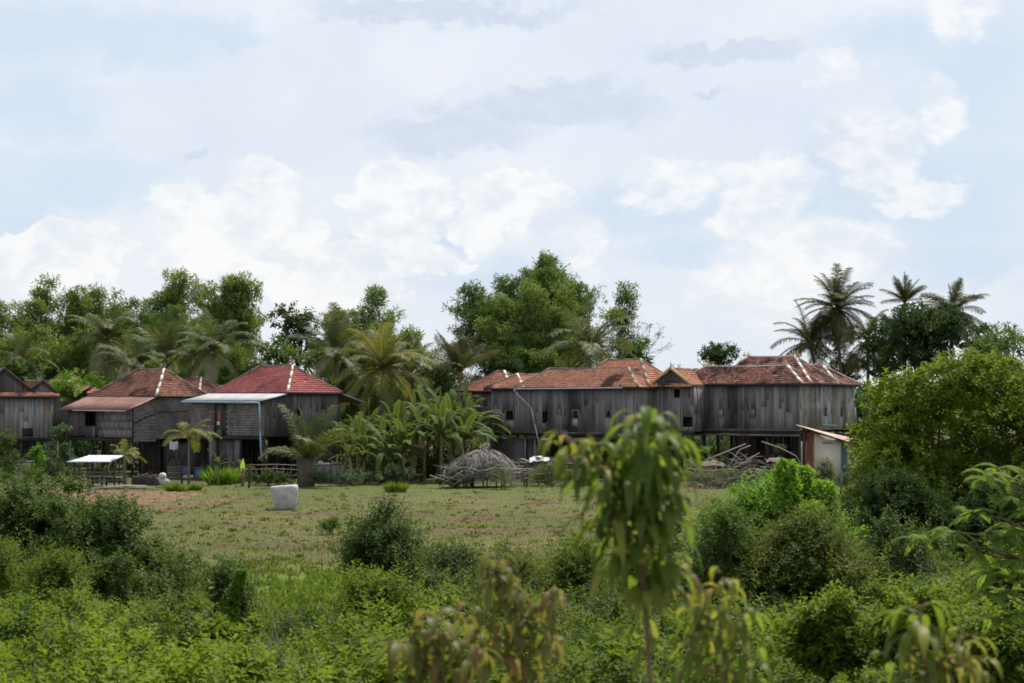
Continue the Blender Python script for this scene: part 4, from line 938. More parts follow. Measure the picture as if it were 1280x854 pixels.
def sheet_cloth(px, py, D, w, h, mat, lab, rz=0, name='hanging_cloth'):
    p = W(px, py, D); V = []; nx, nz = 10, 8; rg = np.random.default_rng(int(px))
    for j in range(nz + 1):
        for i in range(nx + 1):
            x = (i / nx - .5) * w; z = -j / nz * h; V.append((x * (1 - .1 * j / nz), .07 * math.sin(i * 1.5 + j * .2) * j / nz, z + .03 * math.sin(i * .9)))
    F4 = np.array([(j * (nx + 1) + i, j * (nx + 1) + i + 1, (j + 1) * (nx + 1) + i + 1, (j + 1) * (nx + 1) + i) for j in range(nz) for i in range(nx)])
    o = np_mesh(name, V, [F4], np.full(len(F4), .5), mat, None, True); o.location = p; o.rotation_euler = (0, 0, rz); tag(o, lab, 'cloth'); return o
sheet_cloth(217, 552, 131, .55, .5, 'cloth_white', 'white cloth hanging under the left tiled house behind the young palm')
sheet_cloth(232, 583, 128, .4, .5, 'cloth_blue', 'blue cloth hanging low near the slim palm stem')
def thatch_heap():
    rg = np.random.default_rng(14); D = 117.0; p = W(600, 600, D); p.z = 0; e = empty('thatch_stack', p, 0, 'grey heap of old palm thatch on a rickety rack left of the long houses', 'thatch stack')
    cx, cz, rx, rz, ry = .1, 1.1, 1.75, .82, 1.2
    n = 3600; u = rg.uniform(-1, 1, n); ph = rg.uniform(0, math.pi, n)     # dome strips
    vx = u; rr = np.sqrt(1 - u * u); P = np.stack([cx + rx * vx, -ry * rr * np.cos(ph) * 1.0, cz + rz * rr * np.sin(ph) * (1 + .08 * np.sin(vx * 5 + ph * 3))], 1) + rg.normal(size=(n, 3)) * .05 + np.stack([0 * vx, 0 * vx, .16 * np.sin(vx * 4 + 1.0) * np.sin(ph) - .10 * (np.sin(vx * 13) > .3) * np.cos(ph)], 1)
    N = nrm(np.stack([vx / rx, -rr * np.cos(ph) / ry, rr * np.sin(ph) / rz], 1))
    d = np.stack([vx * .5, N[:, 1] * .6, np.full(n, -.35)], 1) + rg.normal(size=(n, 3)) * .22; d = d - N * (d * N).sum(1, keepdims=True) * .8
    lb = LB(); lb.ribbons(P, d, N, rg.uniform(.35, .95, n), .06, rg.uniform(0, 1, n), 3, rg.uniform(.2, .9, n), .1, prof=[.8, 1, .8, .3])
    lb.build('thatch', 'thatch', e)
    mb = MB(); V = []; k = 16
    prof = [(1.0, .0), (.95, .35), (.8, .62), (.55, .85), (.25, .97), (0, 1.0)]
    mb2 = MB(); mb2.lathe([(r_, z_) for r_, z_ in prof], 20); o = mb2.build('thatch_core', 'thatch', e, True); o.scale = (rx * .9, ry * .9, rz * .88); o.location = (cx, 0, cz - .02)
    for i in range(11):
        mb = MB(); x = rg.uniform(-1.9, 1.9); y = rg.choice([-1.1, 1.0]); mb.tube([(x, y, -.05), (x + rg.normal() * .1, y, 1.15 + rg.uniform(-.1, .2))], .04, 5, float(rg.uniform())); mb.build('post', 'wood_dark', e)
    mb = MB(); mb.tube([(-2.1, -1.25, 1.12), (0.2, -1.25, 1.1), (3.0, -1.2, 1.02)], .035, 6, .9); mb.tube([(-2.0, 1.1, 1.1), (2.4, 1.1, 1.1)], .035, 6, .5)
    mb.build('rack_rail', 'wood_bleached', e)
    mb = MB()
    for i in range(70):
        x = rg.uniform(-2.2, 2.6); z = rg.uniform(.45, 1.15); y = -1.3 - rg.uniform(0, .25); dx = rg.uniform(.3, 1.0) * rg.choice([-1, 1]); dz = rg.uniform(-.3, .4)
        mb.tube([(x, y, z), (x + dx * .5, y - .05, z + dz * .6), (x + dx, y, z + dz * .9)], [.022, .018, .008], 4, float(rg.uniform()))
    for a, b in (((-2.7, -1.4, .7), (-1.4, -1.4, .25)), ((-2.2, -1.4, .1), (-.9, -1.4, .95)), ((-1.6, -1.45, .05), (-.2, -1.4, 1.0)), ((-2.0, -1.4, -.3), (-1.9, -1.4, 1.0))): mb.tube([a, b], [.035, .025], 5, .9)
    mb.build('dry_branches', 'wood_bleached', e)
thatch_heap()
def brush_pile(px, D, w, h, n, seed, lab, boards=8, tarps=()):
    rg = np.random.default_rng(seed); p = W(px, 600, D); p.z = 0; e = empty('brushwood_pile', p, 0, lab, 'brushwood pile'); mb = MB()
    for i in range(n):
        x = rg.uniform(-w / 2, w / 2); z = rg.uniform(.05, h) * (1 - .5 * abs(x) / (w / 2)); y = rg.uniform(-.8, .8); a = rg.normal() * .5; L = rg.uniform(.4, 1.4); sgn = rg.choice([-1, 1])
        q = [(x + sgn * L * t * math.cos(a), y + rg.normal() * .08, z + L * t * math.sin(a) * .8 + .12 * math.sin(3 * t)) for t in (0, .35, .7, 1)]
        mb.tube(q, [.03, .025, .018, .008], 4, float(rg.uniform()))
    mb.build('branches', 'wood_bleached', e)
    mb = MB()
    for i in range(boards):
        x = rg.uniform(-w * .4, w * .4); z = h * rg.uniform(.6, 1.05); y = rg.uniform(-.3, .9); mb.hexa_dummy = None
        q = Vector((x, y, z)); d = Vector((rg.uniform(.3, .8), rg.normal() * .3, rg.normal() * .18)); mb.bar(q - d, q + d, .3, .03, float(rg.uniform()))
    mb.build('boards', 'wood_grey', e)
    for i in range(7): mb = MB(); x = -w / 2 + w * i / 6; mb.tube([(x, .3, -.05), (x + rg.normal() * .08, .3, h * rg.uniform(.7, 1))], .045, 5, float(rg.uniform())); mb.build('post', 'wood_dark', e)
    for (tx, tz, tw, th, m) in tarps:
        V = []; nx = 8; nz = 6
        for j in range(nz + 1):
            for i in range(nx + 1):
                s, t = i / nx, j / nz; V.append((tx + (s - .5) * tw, -.55 + .9 * t + .05 * math.sin(s * 9), tz + th * (.3 + .7 * math.sin(min(1, t * 1.2) * 1.5)) * (.75 + .25 * math.sin(3.1 * s)) - th * .5 + .04 * rg.normal()))
        F4 = np.array([(j * (nx + 1) + i, j * (nx + 1) + i + 1, (j + 1) * (nx + 1) + i + 1, (j + 1) * (nx + 1) + i) for j in range(nz) for i in range(nx)])
        np_mesh('tarpaulin', V, [F4], np.full(len(F4), .5), m, e)
    return e
brush_pile(690, 119, 4.6, 1.5, 130, 21, 'pile of grey boards and branches beside the thatch heap under the middle house', 14, [(-.7, 1.45, 1.1, .35, 'cloth_white'), (1.6, 1.3, .8, .3, 'tarp')])
brush_pile(925, 117.5, 5.6, 1.5, 190, 22, 'wide pile of pale dead branches with a brown tarpaulin in front of the right house', 8, [(-1.5, 1.25, 1.3, .3, 'tarp'), (1.9, 1.45, 1.0, .2, 'tarp')])
def bent_poles():
    e = empty('leaning_poles', (W(960, 560, 116.5).x, 116.5, 0), 0, 'two long bent bare poles leaning over the right brushwood pile', 'poles'); k = 116.5 / F
    def q(px, py, dy=0): return ((px - 960) * k, dy, CZ - (py - HY) * k)
    for P in ([q(952, 552), q(975, 560), q(995, 570), q(1003, 583)], [q(858, 586, .3), q(890, 589, .2), q(918, 586, .2), q(950, 566, .1)], [q(908, 588), q(925, 562), q(938, 557)], [q(868, 582), q(895, 570), q(932, 555)]):
        mb = MB(); mb.tube(P, [.035, .035, .028, .02][:len(P)], 6, .9); mb.build('pole', 'wood_bleached', e, True)
bent_poles()
# wire fence posts along the far edge of the field
for i, (px, py, D, h, lab) in enumerate([(504, 596, 119, 1.35, 'dark stub post in the weeds before the banana grove'), (573, 608, 116, 1.5, 'thin grey stake before the thatch heap'), (658, 608, 116, 1.3, 'dark post in the brush right of the round grey shrub'), (1051, 616, 108, 1.25, 'thin post on the grass below the cream outhouse'), (1092, 580, 108, 1.2, 'thin grey post beside the outhouse door'), (227, 603, 117, 1.2, 'dark stick left of the slim young palm stem'), (311, 602, 116, 1.3, 'dark stick right of the bright banana leaf')]):
    p = W(px, 600, D); p.z = 0; mb = MB(); mb.tube([(0, 0, -.1), (.03, 0, h * .5), (.02 * (i % 3), 0, h)], [.06, .055, .045], 7, .5)
    for j in range(3): mb.tube([(.0, 0, h * (.3 + .25 * j)), (.12, -.02, h * (.36 + .25 * j))], [.02, .008], 4, .3)
    o = mb.build('post', 'wood_dark' if i in (0, 2, 5, 6) else 'wood_grey'); o.location = p; tag(o, lab, 'post')

# ------------------------------------------------------------ palms and bananas
def palm(px, py, D, R, n, seed, lab, mat='l_palm', up=0.35, lean=(0, 0), trunk_r=.15, droop=.55, base=None, group=None, fruit=True, dead=2, elo=-0.55, ehi=1.35, nl=60, trunkmat='bark', name='coconut_palm', width=1.0):
    rg = np.random.default_rng(seed); c = W(px, py, D); e = empty(name, (c.x + lean[0], D + lean[1], 0), rg.uniform(0, 6), lab, 'palm tree', group); e.rotation_euler = (0, 0, 0)
    top = np.array([-lean[0], -lean[1], c.z]); mb = MB()
    pts = [Vector((0, 0, -.1)), Vector((top[0] * .25, top[1] * .25, c.z * .35)), Vector((top[0] * .65, top[1] * .65, c.z * .7)), Vector(top)]
    mb.tube(pts, [trunk_r * 1.35, trunk_r, trunk_r * .85, trunk_r * .95], 8, .5); mb.build('trunk', trunkmat, e, True)
    lb = LB(); st = MB()
    for i in range(n):
        az = i * 2.39996 + rg.normal() * .25; f = (i + .5) / n; el = elo + (ehi - elo) * (1 - f) ** 0.85 + rg.normal() * .2
        old = f > 1 - dead / n if dead else False
        L = R * rg.uniform(.85, 1.12) * (0.8 if i < 2 else 1); d = np.array([math.cos(az) * math.cos(el), math.sin(az) * math.cos(el), math.sin(el)])
        K = 12; p = top.copy(); path = [p.copy()]; dirs = [d.copy()]
        dr = droop * rg.uniform(.8, 1.25)
        for k in range(K):
            p = p + d * L / K; t = (k + 1) / K; d = d + np.array([0, 0, -1]) * dr * (0.4 + 1.3 * t) / K * 1.6; d = d / np.linalg.norm(d); path.append(p.copy()); dirs.append(d.copy())
        path = np.array(path); dirs = np.array(dirs)
        st.tube([Vector(q) for q in path[::3]], [.045 * R / 3, .03 * R / 3, .022 * R / 3, .014 * R / 3, .006][:len(path[::3])], 4, .5)
        m = nl; t = np.linspace(.12, .995, m); ti = t * K; i0 = np.minimum(ti.astype(int), K - 1); fr = (ti - i0)[:, None]
        P = path[i0] * (1 - fr) + path[i0 + 1] * fr; T = nrm(dirs[i0] * (1 - fr) + dirs[i0 + 1] * fr)
        S = nrm(np.cross(T, np.array([0, 0, 1.0]) + rg.normal(size=3) * .25)); Nn = nrm(np.cross(S, T))
        ll = R * .245 * np.sin(np.pi * np.clip(.12 + .8 * t, 0, 1)) ** .7 * rg.uniform(.8, 1.15, m) + .03
        r = np.clip(rg.uniform(0, .9, m) * .5 + rg.uniform(0, .45), 0, .88) if not old else rg.uniform(.92, 1, m)
        for sg in (-1, 1):
            dd = S * sg * .75 + T * .62 + Nn * .18 + rg.normal(size=(m, 3)) * .08
            lb.ribbons(P, dd, Nn, ll, R * .012 * width, r, 3, rg.uniform(.35, .8), .25, prof=[.7, 1, .8, .12])
    lb.build('fronds', mat, e); st.build('frond_stems', 'twig_green', e)
    if fruit:
        mb = MB()
        for j in range(9):
            a = rg.uniform(0, 6.28); q = top + np.array([math.cos(a) * .22, math.sin(a) * .22, -.25 - rg.uniform(0, .25)]); mb.lathe([(0, -.14), (.09, -.1), (.12, 0), (.09, .1), (0, .14)], 8, q)
        mb.build('coconuts', 'husk', e, True)
    return e
PB = 'coconut palms behind the left houses'
palm(28, 452, 152, 2.8, 16, 31, 'small pale coconut palm low behind the far left house', 'l_palm', group=PB, droop=.9)
palm(132, 425, 158, 3.6, 22, 32, 'dull coconut palm between bamboo clumps, left of the rusty roof ridge', 'l_palm', group=PB, droop=.8)
palm(207, 448, 150, 3.3, 20, 33, 'spiky coconut palm rising right above the rusty tiled roof ridge', 'l_palm', group=PB, ehi=1.5, elo=.1, droop=.4)
palm(266, 436, 148, 3.5, 24, 34, 'full coconut palm with pale arching fronds just left of the red roof', 'l_palm', group=PB, droop=.7)
palm(420, 440, 146, 3.4, 22, 35, 'coconut palm with one bent white rib standing right behind the red roof', 'l_palm', group=PB, droop=.6)
palm(478, 462, 141, 3.7, 28, 36, 'large yellowish coconut palm with a bowed pale frond above the banana grove', 'l_palm_yellow', group=PB, droop=.75)
palm(160, 455, 147, 2.8, 16, 37, 'low coconut palm peeking over the left slope of the rusty tiled roof', 'l_palm', group=PB, droop=.8)
palm(512, 470, 150, 3.4, 18, 38, 'drooping coconut palm half hidden right of the yellowish one', 'l_palm', group=PB, droop=.9)
palm(575, 465, 150, 3.0, 18, 39, 'dark upright spiky palm between banana grove and big bamboo', 'l_palm_dark', ehi=1.5, elo=.45, droop=.3, dead=0, group=PB)
palm(737, 436, 146, 4.0, 20, 40, 'coconut palm with a long flat left frond in front of the big bamboo', 'l_palm', droop=.75)
PR = 'coconut palms behind the right house'
palm(1012, 428, 172, 3.4, 28, 41, 'lower leaning coconut palm left of the tallest one on the right', 'l_palm_dark', group=PR, lean=(2, 1), droop=.7, elo=-.7)
palm(1046, 386, 172, 3.5, 46, 42, 'tallest coconut palm with a crowded spiky crown on the right', 'l_palm_dark', group=PR, lean=(.6, 0), droop=.6, elo=-1.1)
palm(1131, 378, 182, 2.3, 24, 43, 'coconut palm whose upright tuft tops the dark round tree', 'l_palm_dark', group=PR, ehi=1.5, elo=.3, droop=.35)
palm(1190, 390, 170, 3.1, 38, 44, 'rightmost coconut palm with drooping lower fronds beside the dark tree', 'l_palm_dark', group=PR, droop=.6, elo=-1.1)
palm(1085, 425, 176, 3.6, 16, 45, 'thin grey coconut palm hanging between the tallest one and the dark tree', 'l_palm_dark', group=PR, droop=1.0, elo=-.9, dead=6)
palm(236, 548, 117.5, 1.75, 12, 46, 'young coconut palm with slim stem and fresh fronds before the left houses', 'l_palm_yellow', trunk_r=.07, fruit=False, dead=0, droop=1.0, elo=.1, ehi=1.2, nl=40, width=1.5)
palm(156, 572, 117.0, 1.3, 10, 47, 'tiny yellowish palm beside the tin roofed platform', 'l_palm_yellow', trunk_r=.10, fruit=False, dead=0, droop=.9, elo=.1, ehi=1.3, nl=34, width=1.5)
palm(385, 578, 118.0, 3.3, 13, 48, 'stemless young coconut palm spreading out of the tall woven basket', 'l_palm', trunk_r=.16, fruit=False, dead=0, droop=.62, elo=.45, ehi=1.45, nl=52, width=1.3)
def banana_mesh(seed, h, nleaf, e, mat='l_banana', leafL=2.0, r=.13):
    rg = np.random.default_rng(seed); mb = MB(); mb.tube([(0, 0, -.05), (.03, 0, h * .5), (0, 0.02, h)], [r, r * .85, r * .5], 8, float(rg.uniform())); mb.build('stem', 'banana_stem', e, True)
    lb = LB(); mr = MB()
    for i in range(nleaf):
        az = i * 2.4 + rg.normal() * .3; el = 1.4 - 1.25 * (i / nleaf) + rg.normal() * .12; L = leafL * rg.uniform(.75, 1.1); dead = i >= nleaf - 1 and rg.uniform() < .7
        if dead: el = -.9
        d = np.array([math.cos(az) * math.cos(el), math.sin(az) * math.cos(el), math.sin(el)]); K = 12; dr = rg.uniform(.8, 2.0); p = np.array([0, 0, h * .97])
        U = np.array([0, 0, 1.0]); S = nrm(np.cross(d, U)[None])[0]; pts = [p]; ds = [d]
        for k in range(K):
            p = p + d * L / K; d = d + np.array([0, 0, -1]) * dr * (.3 + 1.4 * k / K) / K * 1.5; d /= np.linalg.norm(d); pts.append(p); ds.append(d)
        wmax = L * .085; R_ = .95 if dead else rg.uniform(0, .85)
        mr.tube([Vector(q) for q in pts[::4]], [.03, .02, .012, .005], 4, .9)
        for sg in (-1, 1):
            m = 26; t = np.linspace(.14, .99, m); ti = t * K; i0 = np.minimum(ti.astype(int), K - 1); fr = (ti - i0)[:, None]; PP = np.array(pts); DD = np.array(ds)
            P = PP[i0] * (1 - fr) + PP[i0 + 1] * fr; T = nrm(DD[i0] * (1 - fr) + DD[i0 + 1] * fr); Nn = nrm(np.cross(np.broadcast_to(S, T.shape), T))
            w = wmax * np.sin(np.pi * np.clip(.06 + .9 * t, 0, 1)) ** .5
            tw = np.cumsum(rg.normal(size=m) * .12) * .5
            dd = S * sg + T * .25 + Nn * (.18 + tw)[:, None]
            lb.ribbons(P, dd, Nn, w * rg.uniform(.88, 1.05, m), L * .85 / m * 1.25, np.clip(R_ + rg.normal(size=m) * .04, 0, 1), 2, rg.uniform(.15, .5), .0, prof=[1, 1, .75])
    lb.build('leaves', mat, e); mr.build('midribs', 'banana_stem', e)
protos = []
def banana(px, D, h, var, lab, group=None, rz=0, s=1.0, sink=0):
    p = W(px, 600, D); p.z = 0
    if var not in [v for v, _ in protos]:
        e = empty('banana_plant', p, rz, lab, 'banana plant', group)
        seeds = {0: (51, 2.3, 15), 1: (52, 2.7, 16), 2: (53, 1.7, 14), 3: (54, 2.5, 16), 4: (55, 1.1, 7)}[var]
        banana_mesh(seeds[0], seeds[1], seeds[2], e, leafL=2.6 if var != 4 else 1.1, r=.11 if var < 4 else .08); protos.append((var, e)); kids = None
    else:
        src = [x for v, x in protos if v == var][0]; e = src.copy(); col.objects.link(e); e.location = p
        for ch in list(src.children):
            c = ch.copy(); col.objects.link(c); c.parent = e
        e['label'] = lab
        if group: e['group'] = group
        elif 'group' in e: del e['group']
    e.rotation_euler = (0, 0, rz); e.scale = (s, s, s); return e
rg0 = np.random.default_rng(77); GB = 'banana plants in the grove'
def grove():
    lab = 'tall banana plant inside the crowded grove between the red roof and the long houses'
    for i, (px, D, v, s) in enumerate([(432, 128, 0, .95), (447, 124, 1, .9), (462, 129, 3, 1.0), (478, 125, 0, .95), (492, 129, 1, 1.05), (505, 123, 2, 1.05), (518, 128, 3, 1.1), (530, 124, 1, 1.0), (543, 129, 0, 1.25), (552, 123, 3, 1.1),
                                       (562, 127, 1, 1.2), (573, 130, 3, 1.25), (578, 124, 0, 1.05), (583, 128, 1, 1.1), (590, 131, 0, 1.15), (486, 121.5, 2, .95), (455, 121.5, 2, .8), (535, 132, 1, 1.25), (582, 133, 3, 1.2), (560, 134, 0, 1.3), (425, 132, 2, 1)]):
        banana(px, D, 0, v, lab, GB, i * 1.7, s)
    banana(437, 119.5, 0, 4, 'short yellowish banana plant at the left front of the grove', None, .5, 1.5)
    banana(273, 119, 0, 4, 'small banana plant with drooping torn leaves right of the slim young palm', None, 1.5, 1.05)
    e = empty('banana_plant', (W(303, 600, 118).x, 118, 0), 0.8, 'banana plant with one upright glowing pale green leaf before the doorway', 'banana plant')
    banana_mesh(58, .75, 5, e, leafL=1.2, r=.1)
    lb = LB(); d = np.array([[.06, -.15, 1.0]]); lb.ribbons(np.array([[0, 0, .75]]), d, np.array([[0, -1.0, .1]]), .82, .27, np.array([.8]), 8, .03, .15); lb.build('young_leaf', 'l_banana_pale', e); e.rotation_euler = (0, 0, 0)
grove()

# ------------------------------------------------------------ trees
def bamboo(px, D, py, wpx, n, seed, lab, mat='l_bamboo', dens=1.0, culms=14, leaf=.42, lean=0, group='bamboo clumps behind the village', zlow=.2, thin=False):
    rg = np.random.default_rng(seed); k = D / F; X = (px - 640) * k; Ht = ztop(py, D); hw = wpx * k / 2
    e = empty('bamboo_clump', (X, D, 0), 0, lab, 'bamboo', group); mb = MB(); lb = LB(); Ps = []; Ds = []
    for i in range(culms):
        a = rg.uniform(0, 6.28); rr = math.sqrt(rg.uniform(0.02, 1)); h = Ht * (1 - .32 * rr * rr) * rg.uniform(.86, 1.0)
        ex = math.cos(a) * rr * hw * 1.0 + lean * h / Ht; ey = math.sin(a) * rr * hw * .7
        b = np.array([ex * .18, ey * .18, 0]); tip = np.array([ex, ey, h]); tt = np.linspace(0, 1, 9)
        path = np.stack([b[0] + (tip[0] - b[0]) * tt ** 2.0, b[1] + (tip[1] - b[1]) * tt ** 2.0, h * (1.06 * tt - .06 * tt ** 5)], 1)
        mb.tube([Vector(q) for q in path], np.linspace(.06, .012, 9), 5, float(rg.uniform()))
        # leafy puffs along the upper part
        m = int(n / culms * 1.5); lo = zlow + .12 * rg.uniform(); nc = max(4, m // (12 if thin else 7))
        q = lo + (1.03 - lo) * rg.uniform(0, 1, nc) ** .85; q = np.minimum(q, 1.0); ph = rg.uniform(0, 6.28)
        j = q * 8; i0 = np.minimum(j.astype(int), 7); c = path[i0] * (1 - (j - i0))[:, None] + path[i0 + 1] * (j - i0)[:, None]
        w = (.12 + .95 * np.sin(np.pi * np.clip((q - lo) / (1.04 - lo) * .93 + .04, 0, 1)) ** .8) * (.8 + .45 * np.sin(q * 23 + ph)) * (.62 if thin else .74) * max(.8, hw / 2.6)
        c = c + runit(rg, nc) * np.array([1, 1, .7]) * (w * np.abs(rg.normal(.62, .34, nc)))[:, None]
        v = runit(rg, nc * 7); Ps.append(np.repeat(c, 7, 0) + v * np.array([.40, .40, .15]) * np.repeat(rg.uniform(.5, 1.5, nc), 7)[:, None]); Ds.append(v * np.array([1, 1, .5]) + np.array([0, 0, -.1]))
    P = np.concatenate(Ps); Dd = np.concatenate(Ds)
    add_shoots(lb, rg, P, Dd, rg.uniform(.2, .45, len(P)), 5, leaf * .8, leaf * .19, .8, .4)
    mb.build('culms', 'culm', e); lb.build('foliage', mat, e); return e
def broadleaf(px, D, py, wpx, pybot, seed, lab, mat, per=1.6, leaf=.3, nmain=9, ksub=6, group=None, name='broadleaf_tree', cat='tree', trunkr=.22, lw=.5, slen=.45, nl=7, flat=.85, inner=.12, bark='bark_dark', fr=(0.28, .5)):
    rg = np.random.default_rng(seed); k = D / F; X = (px - 640) * k; z1 = ztop(py, D); z0 = max(.3, ztop(pybot, D)); hw = wpx * k / 2; hh = (z1 - z0) / 2
    e = empty(name, (X, D, 0), 0, lab, cat, group); lobes = []; cz = (z1 + z0) / 2
    for i in range(nmain):
        v = runit(rg, 1)[0]; q = rg.uniform(.25, .62); R = min(hw, hh * 1.3) * rg.uniform(.36, .52); lobes.append((np.array([v[0] * hw * q * 1.1, v[1] * hw * q, cz + v[2] * hh * q * 1.05]), R * np.array([1, 1, flat])))
    sub = sublobes(rg, lobes, ksub, fr); lb = LB(); lobe_shoots(lb, rg, sub, per, slen, nl, leaf, leaf * lw, inner=inner)
    lb.build('crown', mat, e); limb_tree(rg, (0, 0, -.1), [c for c, R in lobes], trunkr, e, 'trunk', bark, (0, 0, max(.3, z0 + hh * .25))); return e
bamboo(12, 170, 350, 130, 4400, 101, 'leafy bamboo clump at the far left edge', 'l_bamboo', culms=16)
bamboo(72, 172, 332, 100, 3600, 102, 'feathery bamboo clump second from the left with a thin wispy top', 'l_bamboo', culms=12)
bamboo(108, 176, 330, 54, 700, 112, 'thin greyish bamboo stalks poking above the clumps left of the dark one', 'l_bamboo_grey', culms=6, thin=True, zlow=.5)
bamboo(135, 174, 350, 100, 3000, 103, 'lower pale bamboo clump left of the dense dark one', 'l_bamboo', culms=12)
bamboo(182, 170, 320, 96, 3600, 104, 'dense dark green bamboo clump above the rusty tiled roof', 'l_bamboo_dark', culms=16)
bamboo(222, 175, 322, 96, 2800, 105, 'loose airy bamboo clump right of the dense dark one', 'l_bamboo', culms=12)
bamboo(292, 168, 328, 120, 4800, 106, 'broad bamboo clump behind the left slope of the red roof', 'l_bamboo', culms=16)
bamboo(293, 172, 326, 36, 350, 113, 'wispy grey bamboo stalks topping the broad clump by the red roof', 'l_bamboo_grey', culms=4, thin=True, zlow=.55)
bamboo(40, 160, 392, 120, 3000, 107, 'low bright green bamboo thicket in front of the left clumps', 'l_bamboo', culms=16, zlow=.1)
bamboo(100, 160, 398, 100, 2400, 117, 'low bright green bamboo thicket left above the rusty roof', 'l_bamboo', culms=14, zlow=.1)
bamboo(245, 162, 395, 130, 2600, 127, 'low pale bamboo thicket between the left tiled roofs', 'l_bamboo', culms=14, zlow=.1)
bamboo(440, 166, 358, 140, 5200, 108, 'bamboo clump reaching right over the red roof', 'l_bamboo', culms=18, lean=1.2)
bamboo(500, 168, 405, 80, 1500, 109, 'sagging bamboo clump edge between red roof and banana grove', 'l_bamboo', culms=10, lean=1.5)
bamboo(545, 170, 432, 90, 900, 118, 'sparse wispy bamboo above the banana grove', 'l_bamboo_grey', culms=10, lean=1.0, thin=True, zlow=.3)
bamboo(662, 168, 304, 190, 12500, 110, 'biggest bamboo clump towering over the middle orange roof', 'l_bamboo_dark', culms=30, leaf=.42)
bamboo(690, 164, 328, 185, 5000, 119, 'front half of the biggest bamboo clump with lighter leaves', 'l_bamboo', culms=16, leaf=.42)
bamboo(678, 170, 286, 36, 800, 111, 'single wispy bamboo tip rising above the biggest clump', 'l_bamboo_dark', culms=3, thin=True, zlow=.72)
bamboo(762, 168, 340, 40, 620, 114, 'arching bamboo stalk bending right beside the biggest clump', 'l_bamboo_dark', culms=4, thin=True, zlow=.5, lean=1.4)
bamboo(772, 170, 378, 76, 900, 115, 'loose low bamboo stalks right of the biggest clump', 'l_bamboo_dark', culms=8, thin=True, zlow=.3, lean=1.0)
broadleaf(372, 165, 376, 86, 470, 120, 'dark dense tree between two bamboo clumps above the red roof', 'l_dark', 1.9, .34, nmain=10)
broadleaf(340, 158, 420, 70, 480, 130, 'rounded dark green tree just above the peak of the red roof', 'l_mid', 1.9, .3)
broadleaf(395, 156, 430, 90, 480, 131, 'soft green tree behind the right slope of the red roof', 'l_mid', 1.6, .3)
broadleaf(795, 160, 428, 66, 478, 121, 'low dark tree behind the orange roof ridge of the middle house', 'l_dark', 1.6, .3)
broadleaf(902, 190, 425, 66, 470, 122, 'lone small dark tree between the two long house roofs', 'l_dark', 1.6, .32)
broadleaf(1150, 168, 376, 160, 500, 123, 'massive dark round tree between the right hand coconut palms', 'l_dark', 2.2, .34, nmain=14)
broadleaf(1105, 172, 408, 70, 490, 132, 'dark grey green tree at the left foot of the massive dark one', 'l_dark', 1.6, .32)
broadleaf(1255, 160, 394, 130, 490, 124, 'loose mid green tree at the right edge behind the bright round tree', 'l_mid', 1.3, .32)
broadleaf(1232, 172, 398, 60, 480, 133, 'small dark tree right of the rightmost coconut palm', 'l_dark', 1.3, .32)
broadleaf(95, 146, 460, 110, 505, 125, 'bright leafy hedge tree between the far left gables and the rusty roof', 'l_creeper', 1.8, .24)
broadleaf(20, 150, 440, 90, 500, 134, 'mid green tree behind the far left gabled house', 'l_mid', 1.6, .3)
broadleaf(625, 155, 430, 90, 480, 135, 'dark bushy tree at the left foot of the biggest bamboo', 'l_dark', 1.5, .3)
broadleaf(550, 152, 455, 80, 500, 136, 'loose pale green tree behind the banana grove', 'l_mid', 1.2, .28)
broadleaf(705, 158, 420, 120, 480, 137, 'bright green bush tree low in front of the biggest bamboo', 'l_mid', 1.6, .3)
broadleaf(1045, 178, 435, 90, 490, 138, 'dark scrub tree beneath the tallest coconut palm', 'l_dark', 1.5, .3)
def bare_tree(px, D, py, seed, lab, spread=1.5, mat='wood_grey', leaves='l_dark'):
    rg = np.random.default_rng(seed); z = ztop(py, D); e = empty('bare_tree', (W(px, 500, D).x, D, 0), 0, lab, 'tree'); mb = MB(); tips = []
    def br(p, d, L, r, dep):
        q = p + d * L; mb.tube([Vector(p), Vector((p + q) / 2 + rg.normal(size=3) * L * .06), Vector(q)], [r, r * .8, r * .6], 4, .5)
        if dep == 0: tips.append(q); return
        for i in range(3):
            v = d + rg.normal(size=3) * .33; v /= np.linalg.norm(v); br(q, v, L * rg.uniform(.6, .8), r * .58, dep - 1)
    br(np.array([0, 0, -.1]), np.array([0, 0, 1.0]), z * .35, .10, 5); mb.build('branches', mat, e)
    lb = LB(); P = np.array(tips); add_shoots(lb, rg, P, runit(rg, len(P)), np.full(len(P), .3), 2, .16, .07); lb.build('leaves', leaves, e)
bare_tree(806, 168, 404, 141, 'almost leafless fine twigged tree right of the bamboo over the orange roof')
bare_tree(1097, 178, 405, 142, 'grey twiggy tree between the tallest palm and the dark round tree')
# distant tree line closing the view under the roofs
def far_line():
    rg = np.random.default_rng(8); lobes = []
    for i in range(150):
        x = rg.uniform(-75, 75); lobes.append((np.array([x, 260 + rg.uniform(0, 30), 2.6 + rg.uniform(-1, 1.4)]), np.array([4, 3, 2.6]) * rg.uniform(.7, 1.2)))
    lb = LB(); lobe_shoots(lb, rg, lobes, .5, .9, 6, .8, .4); o = lb.build('far_wood', 'l_dark'); tag(o, kind='stuff')
far_line()

